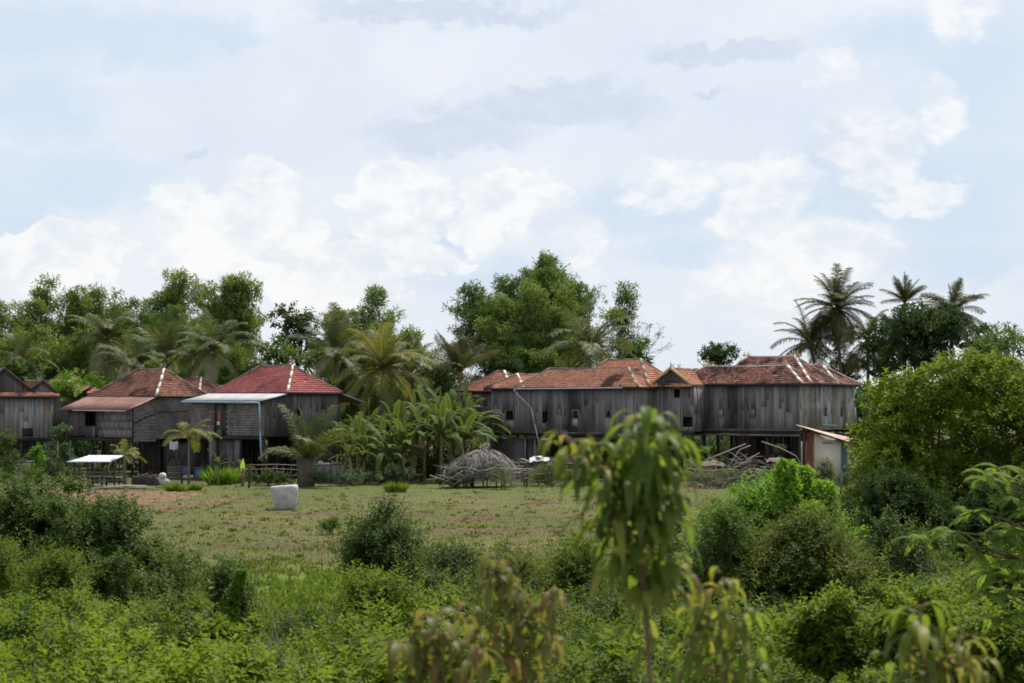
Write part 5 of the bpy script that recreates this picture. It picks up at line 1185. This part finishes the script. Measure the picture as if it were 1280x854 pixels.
# ------------------------------------------------------------ shrubs and weeds in the yard
def shrub(px, D, py, wpx, pybot, seed, lab, mat, per=9, leaf=.10, nmain=6, ksub=5, lw=.5, slen=.28, nl=7, name='shrub', cat='shrub', group=None, fr=(.3, .5), inner=.15, depth=1.0, bark='bark_dark', base=0.0, upb=.5, ez=0):
    rg = np.random.default_rng(seed); k = D / F; X = (px - 640) * k; g = float(terrain(np.array([X]), np.array([D]))[0]); z1 = ztop(py, D); z0 = max(g + .05, ztop(pybot, D)); hw = wpx * k / 2; hh = (z1 - z0) / 2
    e = empty(name, (X, D, g), 0, lab, cat, group); lobes = []; cz = (z1 + z0) / 2 - g
    full = D < 70; z0 = z0 if full else g + .04; z1 += .10 * (z1 - z0) * full; hw *= 1.15 if full else 1.0; nm = int(nmain * (2.3 if full else 1.4)); hz = z1 - max(g, z0)
    for i in range(nm):
        u = (i + .5) / nm; R = min(hw, hz * .8) * rg.uniform(.20, .42) * (1.15 - .25 * u); wz = math.sqrt(max(.05, 1 - max(0, (u - .3) / .7) ** 2.2)); a = rg.uniform(0, 6.28); wz *= 1 if not full else .78 + .34 * math.sin(a * 2 + seed) * math.sin(u * 7 + seed * 1.7); q = math.sqrt(rg.uniform(0.05, 1))
        if full and i % 5 == 4: q *= 1.25; R *= .7
        xx = math.cos(a) * q * max(.1, hw * wz - R * .8); yy = math.sin(a) * q * max(.1, hw * wz - R * .8) * depth
        lobes.append((np.array([xx, yy, (z0 - g) + R * .4 + (hz - R * 1.45) * u * (1 - .25 * q * q) * (1 if not full else .86 + .16 * math.sin(a * 3 + seed * 2.3))]), R * np.array([1, 1, .85])))
    sub = sublobes(rg, lobes, ksub, fr); lb = LB(); lobe_shoots(lb, rg, sub, per, slen, nl, leaf, leaf * lw, inner=inner, upb=upb)
    if full: lobe_shoots(lb, rg, sub, per * .12, slen * 2.6, nl + 7, leaf, leaf * lw, inner=0, upb=1.1, zmin=-.1, curl=.3)
    tips = [c for c, R in lobes[::2]]
    if full:
        nt = 26; idx = rg.integers(0, len(lobes), nt); v = runit(rg, nt); v[:, 2] = np.abs(v[:, 2]) * .9 + .1; ex = []
        for t, u in zip(idx, v):
            c, R_ = lobes[t]; tip = c + u * R_ * rg.uniform(1.35, 1.9); tips.append(tip); ex.append((tip, u))
        for f in (.0, .18, .36): add_shoots(lb, rg, np.array([t - u * f * .6 for t, u in ex]), np.array([u for t, u in ex]), np.full(len(ex), .14), 4, leaf * 1.1, leaf * lw * 1.1, .8, .2)
    lb.build('foliage', mat, e); limb_tree(rg, (0, 0, -.1), tips, .022 + hw * .014, e, 'stem', bark, (0, 0, max(.15, (z0 - g) + hh * .1)), 5); return e
shrub(76, 119, 525, 42, 590, 201, 'small round topped dark shrub tree before the far left house', 'l_bluish', 5, .16, lw=.5, nmain=8)
shrub(14, 117, 530, 56, 598, 202, 'dark shrub tree at the left edge before the plank house', 'l_bush_deep', 4, .17, nmain=8)
shrub(48, 121, 548, 30, 595, 203, 'yellow green bush between the two dark shrubs on the left', 'l_creeper', 4, .16)
shrub(25, 113, 580, 110, 606, 204, 'low green weeds along the ground at the far left yard', 'l_bush_deep', 4, .13, nmain=10, group=None, name='weed_patch', cat='weeds', depth=.6)
shrub(626, 114, 580, 44, 612, 205, 'round grey green shrub in front of the thatch heap', 'l_grey', 9, .10, nmain=8, lw=.35)
shrub(425, 118, 584, 120, 606, 211, 'bluish green weed bank below the banana grove', 'l_bluish', 5, .12, nmain=14, ksub=4, name='weed_patch', cat='weeds', depth=.3)
shrub(490, 120, 580, 110, 604, 221, 'grey green weed bank right of the dark stub post', 'l_bluish', 5, .12, nmain=14, ksub=4, name='weed_patch', cat='weeds', depth=.3)
shrub(345, 120, 588, 60, 605, 222, 'dark creeping weeds at the foot of the rickety stick fence', 'l_bush_deep', 5, .12, nmain=8, ksub=4, name='weed_patch', cat='weeds', depth=.3)
shrub(570, 116, 588, 70, 612, 212, 'dark weeds at the foot of the thatch heap', 'l_bush_deep', 5, .12, nmain=10, name='weed_patch', cat='weeds', depth=.4)
shrub(690, 117, 582, 90, 606, 223, 'mixed dark weeds below the board pile', 'l_bush_deep', 5, .12, nmain=10, name='weed_patch', cat='weeds', depth=.4)
shrub(900, 115, 584, 110, 612, 213, 'dull tangled weeds under the pale dead branches', 'l_grey', 5, .11, nmain=12, name='weed_patch', cat='weeds', depth=.4)
shrub(740, 120, 540, 40, 575, 224, 'small green bush beneath the middle plank house', 'l_bush_deep', 5, .14)
shrub(878, 119, 556, 44, 575, 225, 'yellow green creeper sprouting over the brown tarpaulin', 'l_creeper', 6, .12)
shrub(1032, 117, 572, 34, 592, 214, 'dark bush against the foot of the cream outhouse wall', 'l_bush_deep', 7, .12)
shrub(1062, 113, 583, 50, 606, 215, 'bluish green bush right of the outhouse foot', 'l_bluish', 6, .12)
shrub(975, 119, 548, 14, 575, 226, 'slim dark sapling below the corner of the right house', 'l_bluish', 9, .14, lw=.3)
shrub(414, 77, 648, 34, 669, 216, 'little pale green weed bush alone on the field right of the jar', 'l_mid', 6, .10, lw=.4)

def tuft(px, py, w, h, n, seed, lab, mat='l_grass_green', name='grass_tuft', wd=.035):
    rg = np.random.default_rng(seed); D = CZ * F / (py - HY); e = (W(px, py, D).x, D, 0); a = rg.uniform(0, 6.28, n); r = rg.uniform(0, 1, n) ** .6
    P = np.stack([np.cos(a) * r * w / 2, np.sin(a) * r * w / 3, np.zeros(n) - .02], 1); d = np.stack([np.cos(a) * r * .5, np.sin(a) * r * .5, np.ones(n)], 1) + rg.normal(size=(n, 3)) * .12
    lb = LB(); lb.ribbons(P, d, np.stack([np.sin(a), np.cos(a), .3 + 0 * a], 1), h * rg.uniform(.6, 1.1, n), wd, rg.uniform(0, 1, n), 4, rg.uniform(.2, .8, n), .2, prof=[.6, 1, .9, .6, .05])
    o = lb.build(name, mat); o.location = e; tag(o, lab, 'grass tuft')
tuft(495, 615, 1.0, .62, 420, 206, 'rounded bright grass tuft alone on the field before the banana grove')
tuft(145, 603, .9, .62, 380, 207, 'bright grass clump before the small yellowish palm')
tuft(220, 614, 1.1, .5, 420, 208, 'wide bright grass tuft left of the slim palm base')
tuft(243, 613, .7, .45, 260, 209, 'smaller bright grass tuft right of the wide one below the slim palm')
tuft(275, 606, 1.3, 1.2, 260, 210, 'clump of tall maize like grass before the red roofed house', 'l_creeper', wd=.07)
tuft(292, 605, .9, 1.0, 160, 217, 'dry tan stalks between the tall grass and the bright banana leaf', 'l_bamboo_grey', wd=.05)
shrub(70, 120, 572, 90, 604, 218, 'dark green weeds left of the tin roofed platform', 'l_bush_deep', 5, .13, nmain=10, name='weed_patch', cat='weeds', depth=.4)
shrub(125, 122, 582, 70, 602, 219, 'dark weeds behind the tin roofed platform', 'l_dark', 5, .13, nmain=10, name='weed_patch', cat='weeds', depth=.4)
shrub(335, 119, 592, 110, 608, 220, 'green weeds spreading before the rickety stick fence', 'l_bush_deep', 5, .12, nmain=10, name='weed_patch', cat='weeds', depth=.4)

# ------------------------------------------------------------ middle distance
shrub(25, 46, 596, 190, 780, 301, 'tall dark leafy bush at the left edge overlooking the ploughed strip', 'l_bush_deep', 15, .105, nmain=16, ksub=7, slen=.3, nl=8, lw=.5)
shrub(82, 45.5, 616, 130, 780, 315, 'dense dark bush filling the middle of the left hand thicket', 'l_bush_deep', 15, .10, nmain=14, ksub=7, lw=.5)
shrub(130, 44, 618, 180, 790, 302, 'glossy dark bush right of the tall one on the left', 'l_bush_deep', 15, .11, nmain=16, ksub=7, slen=.3, nl=8, lw=.48)
shrub(-15, 41, 665, 110, 790, 303, 'feathery mid green bush low at the left edge', 'l_feather', 16, .08, nmain=12, ksub=7, lw=.4)
shrub(60, 38, 700, 120, 810, 304, 'light green feathery bush below the tall dark left bush', 'l_feather', 16, .075, nmain=12, ksub=7, lw=.4)
shrub(208, 43, 700, 90, 800, 305, 'thin dry olive bush right of the glossy dark left bush', 'l_bush_olive', 8, .085, nmain=10, lw=.4)
shrub(482, 50, 632, 150, 765, 306, 'slender small tree in the middle of the field edge', 'l_bush_deep', 9, .10, nmain=16, ksub=6, lw=.42, slen=.32, fr=(.25, .42))
shrub(570, 46, 682, 110, 765, 307, 'dark dull bush right of the slender field tree', 'l_bush_deep', 10, .09, nmain=12, lw=.4)
shrub(640, 44, 690, 120, 790, 308, 'ragged olive green scrub left behind the tall foreground sapling', 'l_bush_olive', 10, .085, nmain=12, lw=.4)
shrub(720, 45, 668, 120, 780, 309, 'bright green scrub behind the stem of the tall foreground sapling', 'l_feather', 12, .085, nmain=12, lw=.45)
shrub(800, 42, 690, 110, 800, 310, 'mixed green scrub between sapling and the creeper covered bush', 'l_bush_olive', 10, .085, nmain=12, lw=.4)
shrub(968, 47, 576, 200, 730, 311, 'bright green creeper mantled bush in front of the right house', 'l_creeper', 22, .095, nmain=15, ksub=8, lw=.6, slen=.24)
shrub(1010, 43, 640, 240, 810, 312, 'wide olive green bush below the creeper mantled one', 'l_bush_olive', 15, .09, nmain=18, ksub=8, lw=.45)
shrub(905, 43, 640, 130, 790, 313, 'dense mid green bush at the left foot of the creeper mantled one', 'l_mid', 14, .09, nmain=12, ksub=7, lw=.5)
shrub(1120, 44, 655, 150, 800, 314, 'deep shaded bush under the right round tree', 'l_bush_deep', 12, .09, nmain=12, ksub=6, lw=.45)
def creeper_column(px, py0, py1, D, w, seed, lab):
    rg = np.random.default_rng(seed); c = W(px, py0, D); z0 = ztop(py1, D); e = empty('creeper_column', (c.x, D, 0), 0, lab, 'creeper'); n = 330
    t = rg.uniform(0, 1, n); a = rg.uniform(0, 6.28, n); r = w * (1.5 - 1.25 * t) * rg.uniform(.5, 1.25, n) * (1 + .3 * np.sin(t * 19 + seed) + .25 * np.sin(a * 2 + t * 9))
    P = np.stack([r * np.cos(a), r * np.sin(a), z0 + (c.z - z0) * t], 1); D_ = np.stack([np.cos(a), np.sin(a), .2 + 0 * a], 1)
    lb = LB(); add_shoots(lb, rg, P, D_, rg.uniform(.08, .3, n), 6, .10, .07, .9, .5); lb.build('foliage', 'l_creeper_tip', e)
    mb = MB(); mb.tube([(0, 0, 0), (0, 0, c.z - .05)], [.05, .02], 6); mb.build('stem', 'bark_dark', e)
creeper_column(984, 577, 640, 45.5, .11, 331, 'tallest narrow column of bright creeper on the right bush')
creeper_column(1003, 585, 635, 46, .10, 332, 'second creeper column just right of the tallest one')
creeper_column(1030, 604, 650, 45.5, .12, 333, 'short fat creeper column on the right shoulder of the bush')
creeper_column(1016, 628, 680, 44.8, .11, 334, 'low creeper column hanging before the right bush')
def big_tree():
    rg = np.random.default_rng(340); D = 63.0; k = D / F; X = (1190 - 640) * k; e = empty('round_tree', (X, D, 0), 0, 'big round yellow green tree filling the right side', 'tree')
    hw = 150 * k; z1 = ztop(448, D); lobes = []
    for (px, py, r) in [(1112, 548, 38), (1130, 512, 40), (1160, 495, 46), (1205, 488, 46), (1255, 490, 46), (1300, 500, 46), (1106, 588, 38), (1130, 570, 50), (1185, 545, 55), (1240, 540, 55), (1295, 550, 55), (1122, 628, 42), (1160, 610, 52), (1220, 600, 55), (1280, 610, 55), (1335, 560, 50), (1130, 660, 36), (1190, 650, 44), (1260, 660, 46)]:
        for dy in (-1, 1): lobes.append((np.array([(px - 1190) * k + rg.normal() * .2, dy * rg.uniform(.3, 2.2) , ztop(py, D) + rg.normal() * .15]), np.array([1, 1, .85]) * r * k))
    sub = sublobes(rg, lobes, 10, (.26, .46)); lb = LB(); lobe_shoots(lb, rg, sub, 11, .28, 7, .175, .095, inner=.3)
    lb.build('crown', 'l_tree_yel', e); limb_tree(rg, (0, 0, -.1), [c for c, R in lobes[::2]], .2, e, 'trunk', 'bark_dark', (0, 0, .9))
big_tree()
shrub(1120, 58, 585, 180, 720, 342, 'bush coloured black green for the deep shade below the big round tree', 'l_dark', 9, .14, nmain=12, ksub=6)  # filler bush, near black leaf colour stands in for shade under the tree
shrub(1240, 56, 590, 220, 740, 343, 'undergrowth bush coloured dark for the shade at the foot of the big round tree', 'l_dark', 9, .14, nmain=12, ksub=6)  # second dark filler bush, shade put into its leaf colour
shrub(1255, 34, 690, 140, 830, 344, 'soft green bush at the lower right edge', 'l_feather', 18, .075, nmain=12, ksub=7)

# ------------------------------------------------------------ foreground undergrowth (a mass) and its taller members
def undergrowth(name, rows, mat, seed, per=26, leaf=.075, lw=.52, slen=.24, nl=9, upb=.9):
    rg = np.random.default_rng(seed); lobes = []
    for (D, px0, px1, py, wob, step) in rows:
        for px in np.arange(px0, px1, step):
            if rg.uniform() < .14: continue
            lowr = 40 if (210 < px < 440 and D > 26) else 0
            x = (px + rg.normal() * 14 - 640) * D / F; d = D + rg.normal() * .8; zt = ztop(py + lowr + rg.normal() * wob * 1.5, D); g = float(terrain(np.array([x]), np.array([d]))[0]); R = rg.uniform(.35, .85)
            lobes.append((np.array([x, d, zt - R * .8]), R * np.array([1, 1, .9])))
            if zt - R * 2 > g + .4: lobes.append((np.array([x + rg.normal() * .2, d - .2, zt - R * 1.9]), R * np.array([1, 1, 1.0])))
    sub = sublobes(rg, lobes, 5, (.26, .46), zmin=-.1); lb = LB(); lobe_shoots(lb, rg, sub, per, slen, nl, leaf, leaf * lw, inner=.1, upb=upb, zmin=-.2)
    lobe_shoots(lb, rg, sub, per * .34, slen * 1.9, nl + 5, leaf * 1.1, leaf * 1.1 * lw, inner=0, upb=1.5, zmin=.1, curl=.2)
    o = lb.build(name, mat); tag(o, kind='stuff'); return o
undergrowth('undergrowth', [(36, -40, 620, 772, 8, 44), (32, -40, 600, 783, 9, 50), (28.5, -40, 560, 806, 9, 56), (25, -40, 560, 835, 8, 62), (22.5, -40, 560, 864, 8, 70)], 'l_bush_bright', 401, per=15, leaf=.10)
undergrowth('undergrowth', [(47, 530, 1330, 722, 12, 46), (42, 560, 1330, 745, 12, 48), (36, 600, 1330, 770, 12, 50), (31, 560, 1330, 800, 10, 56), (27, 560, 1330, 828, 10, 62), (24, 560, 1330, 856, 8, 70)], 'l_feather', 402, per=15, leaf=.09, lw=.45)
undergrowth('undergrowth', [(50, 530, 1330, 712, 9, 70), (44, 560, 1330, 735, 10, 80), (40, -60, 560, 768, 7, 60), (33, 520, 900, 788, 10, 100), (29, 60, 700, 800, 10, 130), (30, 880, 1300, 815, 10, 90)], 'l_bush_olive', 403, leaf=.09, per=20)
undergrowth('undergrowth', [(48, -60, 190, 748, 8, 50), (43, 230, 560, 768, 6, 70), (45, 560, 1300, 728, 10, 90), (37, 560, 1050, 768, 10, 80), (45, -50, 205, 655, 16, 38), (43.5, -50, 215, 700, 14, 40), (42, -50, 225, 735, 12, 42), (45, 870, 1180, 690, 14, 50), (43, 860, 1200, 730, 12, 52)], 'l_bush_deep', 404, leaf=.10, per=18)
undergrowth('undergrowth', [(35, -40, 640, 778, 9, 150), (30, -40, 1300, 800, 10, 150), (26, -40, 1300, 830, 10, 160)], 'l_tree_yel', 405, leaf=.15, per=9, lw=.6)
undergrowth('undergrowth', [(33, -40, 1300, 786, 9, 190), (27, -40, 1300, 822, 10, 200), (39, 200, 1300, 766, 8, 200)], 'l_dark', 406, leaf=.10, per=16)
def dry_stalks():
    rg = np.random.default_rng(92); mb = MB()
    for i in range(420):
        D = rg.uniform(23, 46); px = rg.uniform(-30, 1310); x = (px - 640) * D / F; z1 = ztop(np.interp(D, [23, 28, 36, 46], [850, 800, 765, 722]) + rg.uniform(-14, 18), D); g = float(terrain(np.array([x]), np.array([D]))[0]); d = rg.normal(size=2) * .3
        mb.tube([(x, D, max(g, z1 - 1.3)), (x + d[0] * .4, D + d[1] * .4, z1 - .4), (x + d[0], D + d[1], z1)], [.008, .006, .002], 3, float(rg.uniform()), False)
    o = mb.build('dry_stalks', 'wood_bleached'); tag(o, kind='stuff')
dry_stalks()
def gap_filler_scrub():  # dark scrub added to close bright gaps under houses and between banana stems
    rg = np.random.default_rng(91); lobes = []
    for i in range(230):
        x = rg.uniform(-40, 27); y = rg.uniform(139, 146) - .15 * x * (x < 0); R = rg.uniform(.7, 1.3); lobes.append((np.array([x, y, rg.uniform(.2, 2.4)]), R * np.array([1, 1, .9])))
    for i in range(60):
        x = rg.uniform(-10.5, -1.2); y = rg.uniform(124, 134); R = rg.uniform(.5, .8); lobes.append((np.array([x, y, rg.uniform(.1, .9)]), R * np.ones(3)))
    lb = LB(); lobe_shoots(lb, rg, lobes, 2.2, .5, 6, .3, .14); o = lb.build('scrub', 'l_dark'); tag(o, kind='stuff')
gap_filler_scrub()
shrub(470, 33, 730, 150, 800, 351, 'bright leafy shrub standing above the undergrowth below the slender field tree', 'l_bush_bright', 22, .085, nmain=9, upb=1.1)
shrub(285, 34, 712, 44, 790, 352, 'narrow dark vine covered spike above the left undergrowth', 'l_bush_deep', 26, .07, nmain=7)
shrub(1035, 24, 752, 110, 850, 353, 'large leaved bright shrub in the right foreground', 'l_bush_bright', 22, .10, nmain=10, lw=.5, slen=.2, upb=1.2)
shrub(1150, 24, 736, 100, 850, 354, 'tall large leaved bright shrub behind the right drooping sapling', 'l_bush_bright', 22, .10, nmain=9, lw=.5, slen=.2, upb=1.3)
shrub(1250, 23, 790, 110, 870, 355, 'bright shrub in the lower right corner', 'l_bush_bright', 22, .09, nmain=8, upb=1.1)
def vine_spike():
    rg = np.random.default_rng(360); D = 33.5; e = empty('vine', (W(280, 780, D).x, D, 0), 0, 'pointed green vine shoot rising from the undergrowth on the left', 'vine'); k = D / F; n = 420
    t = rg.uniform(0, 1, n); cx = np.interp(t, [0, .5, 1], [0, .08, .30]); a = rg.uniform(0, 6.28, n); r = .16 * (1 - t) ** .8 + .015
    P = np.stack([cx + r * np.cos(a), r * np.sin(a), ztop(800, D) + (ztop(714, D) - ztop(800, D)) * t], 1); lb = LB(); add_shoots(lb, rg, P, np.stack([np.cos(a), np.sin(a), .6 + 0 * a], 1), np.full(n, .05), 3, .07, .045); lb.build('leaves', 'l_creeper', e)
    mb = MB(); mb.tube([(0, 0, 0), (.0, 0, ztop(800, D)), (.08, 0, ztop(757, D)), (.30, 0, ztop(716, D))], [.02, .015, .01, .004], 5); mb.build('stem', 'twig_green', e)
vine_spike()

# ------------------------------------------------------------ feathery tree at the right edge
def feather_tree():
    rg = np.random.default_rng(370); D = 22.0; k = D / F; bx = (1330 - 640) * k; e = empty('feathery_tree', (bx, D, 0), 0, 'light green feathery leaved tree reaching in from the right edge', 'tree')
    def L_(px, py, dy=0): return np.array([(px - 1330) * k, dy, ztop(py, D)])
    g = float(terrain(np.array([bx]), np.array([D]))[0])
    mb = MB(); mb.tube([(0, 0, g - .1), (-.05, 0, 1.6), (-.08, .05, 3.0), (-.2, 0, 4.4)], [.07, .06, .045, .02], 7); mb.build('trunk', 'bark', e, True)
    br = MB(); lb = LB(); tips = []
    for (px, py, sp, nf) in [(1140, 672, 0, 8), (1172, 662, .1, 8), (1190, 678, -.1, 7), (1212, 640, .2, 8), (1235, 600, .1, 8), (1225, 590, -.2, 6), (1262, 620, 0, 9), (1255, 585, .3, 7), (1215, 690, 0, 8), (1240, 668, -.2, 9), (1265, 660, .2, 9), (1235, 715, .1, 9), (1262, 700, -.1, 9),
                             (1225, 742, 0, 8), (1255, 740, .2, 9), (1275, 720, 0, 9), (1280, 680, 0, 8), (1285, 640, 0, 8), (1280, 600, .1, 7), (1270, 765, 0, 8), (1245, 775, .2, 8)]:
        t = L_(px, py, sp); root = np.array([-.1, 0, t[2] - .25 - .1 * rg.uniform()]); m = root * .45 + t * .55 + np.array([0, 0, .06])
        br.tube([Vector(root), Vector(m), Vector(t)], [.018, .011, .004], 5)
        for i in range(nf):
            az = i * 2.4 + rg.normal() * .3; el = rg.uniform(-.1, .7); d = np.array([math.cos(az) * math.cos(el), math.sin(az) * math.cos(el), math.sin(el)]); Lf = rg.uniform(.26, .40); p = t + (m - t) * rg.uniform(0, .3)
            K = 12; pts = []; ds = []
            for q in range(K): pts.append(p); ds.append(d); p = p + d * Lf / K; d = d + np.array([0, 0, -1]) * 1.5 / K; d = d / np.linalg.norm(d)
            br.tube([Vector(x) for x in pts[::4]], [.004, .003, .002], 3)
            P = np.array(pts); T = np.array(ds); S = nrm(np.cross(T, [0, 0, 1.0])); N = nrm(np.cross(S, T))
            for sg in (-1, 1):
                for off in (0, .45):
                    ll = .050 * np.sin(np.pi * np.clip(np.linspace(.25, .95, K), 0, 1)) + .014
                    lb.diamonds(P + T * off * Lf / K, S * sg * .9 + T * .45 - np.array([0, 0, .25]), N, ll, ll * .34, rg.uniform(0, 1, K))
    br.build('branches', 'twig', e); lb.build('foliage', 'l_pinnate', e)
feather_tree()

# ------------------------------------------------------------ drooping saplings close to the camera
def sapling(D, seed, lab, stems, whorls, mat='l_sap', name='sapling'):
    rg = np.random.default_rng(seed); k = D / F; x0 = (stems[0][0][0] - 640) * k; g = float(terrain(np.array([x0]), np.array([D]))[0])
    e = empty(name, (x0, D, g), 0, lab, 'sapling')
    def P3(px, py, dy=0.0): return np.array([(px - 640) * k - x0, dy, ztop(py, D) - g])
    mb = MB()
    for i, st in enumerate(stems):
        pts = [P3(*q) for q in st]
        if i == 0: pts = [np.array([0, 0, -.1])] + pts
        n = len(pts); mb.tube([Vector(p) for p in pts], np.linspace(.010 if i == 0 else .006, .003, n), 7, .5)
    bufs = {}; pet = mb
    for (px, py, dy, n, ln, wd, m, spread) in whorls:
        c = P3(px, py, dy); m = m or mat; n = int(n * 1.2); wd *= 1.0; lb = bufs.setdefault(m, LB())
        az = np.arange(n) * 2.39996 + rg.uniform(0, 6); el = rg.uniform(-.25, .75, n) * spread
        d = np.stack([np.cos(az) * np.cos(el), np.sin(az) * np.cos(el), np.sin(el)], 1)
        L = ln * np.where(rg.uniform(size=n) < .3, rg.uniform(.3, .6, n), rg.uniform(.7, 1.2, n)); base = c + np.array([0, 0, 1]) * rg.uniform(-.13, .02, n)[:, None] * ln / .17 + rg.normal(size=(n, 3)) * .008
        b2 = base + d * .035 * ln / .17
        for a, b in zip(base, b2): pet.tube([Vector(a), Vector(b)], [.0022, .0016], 4)
        lb.ribbons(b2, d, np.broadcast_to([0, 0, 1.0], d.shape) + rg.normal(size=d.shape) * .2, L, wd * rg.uniform(.75, 1.1, n), rg.uniform(0, 1, n), 8, rg.uniform(.8, 2.8, n), .28, prof=[.08, .5, .85, 1, .98, .85, .6, .3, .02])
    for m, lb in bufs.items(): lb.build('leaves', m, e, True)
    mb.build('stem', 'twig', e, True)
Y, B_ = 'l_sap_yellow', 'l_sap_brown'
sapling(7.0, 501, 'tall drooping leaved sapling rising out of focus across the right house',
    [[(818, 900), (812, 840), (806, 740), (800, 664), (791, 630), (796, 600), (801, 578), (806, 540), (809, 514)], [(788, 632), (768, 612), (750, 592), (732, 567), (708, 545)], [(798, 664), (818, 640), (838, 620)], [(803, 700), (780, 680), (765, 655)], [(806, 740), (830, 715), (846, 700)]],
    [(809, 524, 0, 21, .21, .036, None, .8), (808, 532, .02, 14, .20, .036, None, .8), (806, 550, 0, 11, .18, .034, None, .6), (826, 548, -.03, 9, .19, .042, None, .6), (803, 575, .02, 9, .16, .038, None, .6), (798, 605, 0, 8, .15, .036, None, .6),
     (706, 543, 0, 11, .13, .026, Y, 1), (722, 556, .03, 9, .14, .028, None, .8), (738, 572, 0, 9, .15, .030, None, .7), (754, 592, .02, 8, .16, .036, None, .6), (772, 612, 0, 8, .17, .038, None, .6), (745, 560, -.03, 7, .13, .026, Y, .9),
     (800, 625, 0, 16, .17, .038, None, .7), (835, 615, 0, 13, .17, .036, None, .7), (765, 640, 0, 14, .17, .038, None, .7), (802, 660, 0, 14, .16, .036, None, .6), (784, 650, .04, 11, .17, .036, None, .7), (842, 680, 0, 10, .15, .032, None, .6), (804, 690, 0, 12, .15, .032, None, .6), (775, 675, .03, 9, .15, .030, None, .7), (828, 705, .02, 9, .15, .030, None, .7), (805, 725, 0, 11, .15, .032, Y, .6), (846, 725, 0, 8, .14, .028, B_, .6), (808, 770, 0, 8, .13, .028, None, .6), (815, 590, .03, 12, .18, .038, None, .7), (780, 600, -.03, 10, .17, .038, None, .7)])
sapling(8.0, 502, 'brown tinged sapling with thin drooping leaves left of the tall one', [[(668, 900), (655, 850), (648, 790), (640, 740), (622, 705)], [(648, 790), (672, 760), (690, 735)], [(652, 820), (615, 790), (590, 765)]],
    [(621, 703, 0, 15, .13, .034, B_, 1), (632, 722, 0, 13, .13, .034, None, .8), (642, 745, 0, 13, .14, .036, B_, .7), (690, 735, 0, 13, .13, .034, None, .9), (672, 762, 0, 12, .13, .034, B_, .7), (590, 765, 0, 13, .13, .034, B_, .9), (614, 790, 0, 13, .14, .036, None, .7), (650, 790, 0, 13, .14, .036, None, .7), (655, 830, 0, 13, .14, .036, B_, .7), (690, 800, 0, 12, .13, .036, B_, .7)], B_)
sapling(7.4, 503, 'yellow tipped sapling curving right of the tall one in the foreground', [[(838, 900), (850, 850), (868, 790), (888, 745), (905, 722)], [(868, 790), (900, 770), (930, 765)], [(855, 830), (900, 815), (938, 812)]],
    [(905, 721, 0, 10, .11, .024, Y, 1), (893, 738, 0, 12, .13, .026, Y, .9), (878, 765, 0, 12, .14, .028, None, .7), (930, 765, 0, 12, .14, .028, None, .8), (905, 775, 0, 12, .14, .03, B_, .7), (938, 812, 0, 10, .14, .03, None, .8), (865, 800, 0, 12, .14, .03, None, .7), (900, 820, 0, 12, .14, .03, B_, .7), (870, 770, .1, 8, .13, .028, Y, .8)])
sapling(7.6, 504, 'low brownish drooping sapling at the bottom left of centre', [[(560, 900), (552, 850), (545, 800), (538, 775)], [(552, 850), (520, 815), (505, 800)], [(550, 840), (575, 805), (590, 790)]],
    [(538, 774, 0, 17, .14, .036, B_, 1), (544, 795, 0, 15, .14, .036, B_, .8), (506, 800, 0, 15, .13, .034, B_, .9), (590, 792, 0, 13, .13, .034, B_, .9), (552, 825, 0, 15, .14, .036, None, .7), (525, 820, 0, 12, .13, .036, None, .7), (580, 830, 0, 13, .13, .036, B_, .7)], B_)
sapling(7.2, 505, 'drooping leaved sapling at the lower right with a yellow side shoot', [[(1165, 900), (1160, 850), (1152, 800), (1150, 765)], [(1160, 850), (1185, 815), (1205, 795)], [(1158, 840), (1130, 820), (1115, 810)]],
    [(1150, 763, 0, 14, .16, .036, None, 1), (1151, 780, 0, 11, .17, .038, None, .8), (1154, 805, 0, 9, .15, .034, B_, .7), (1206, 794, 0, 11, .12, .024, Y, 1), (1198, 808, 0, 9, .13, .026, Y, .8), (1222, 815, 0, 8, .12, .024, Y, .8), (1115, 810, 0, 9, .14, .03, None, .8), (1160, 835, 0, 9, .15, .034, B_, .7)])
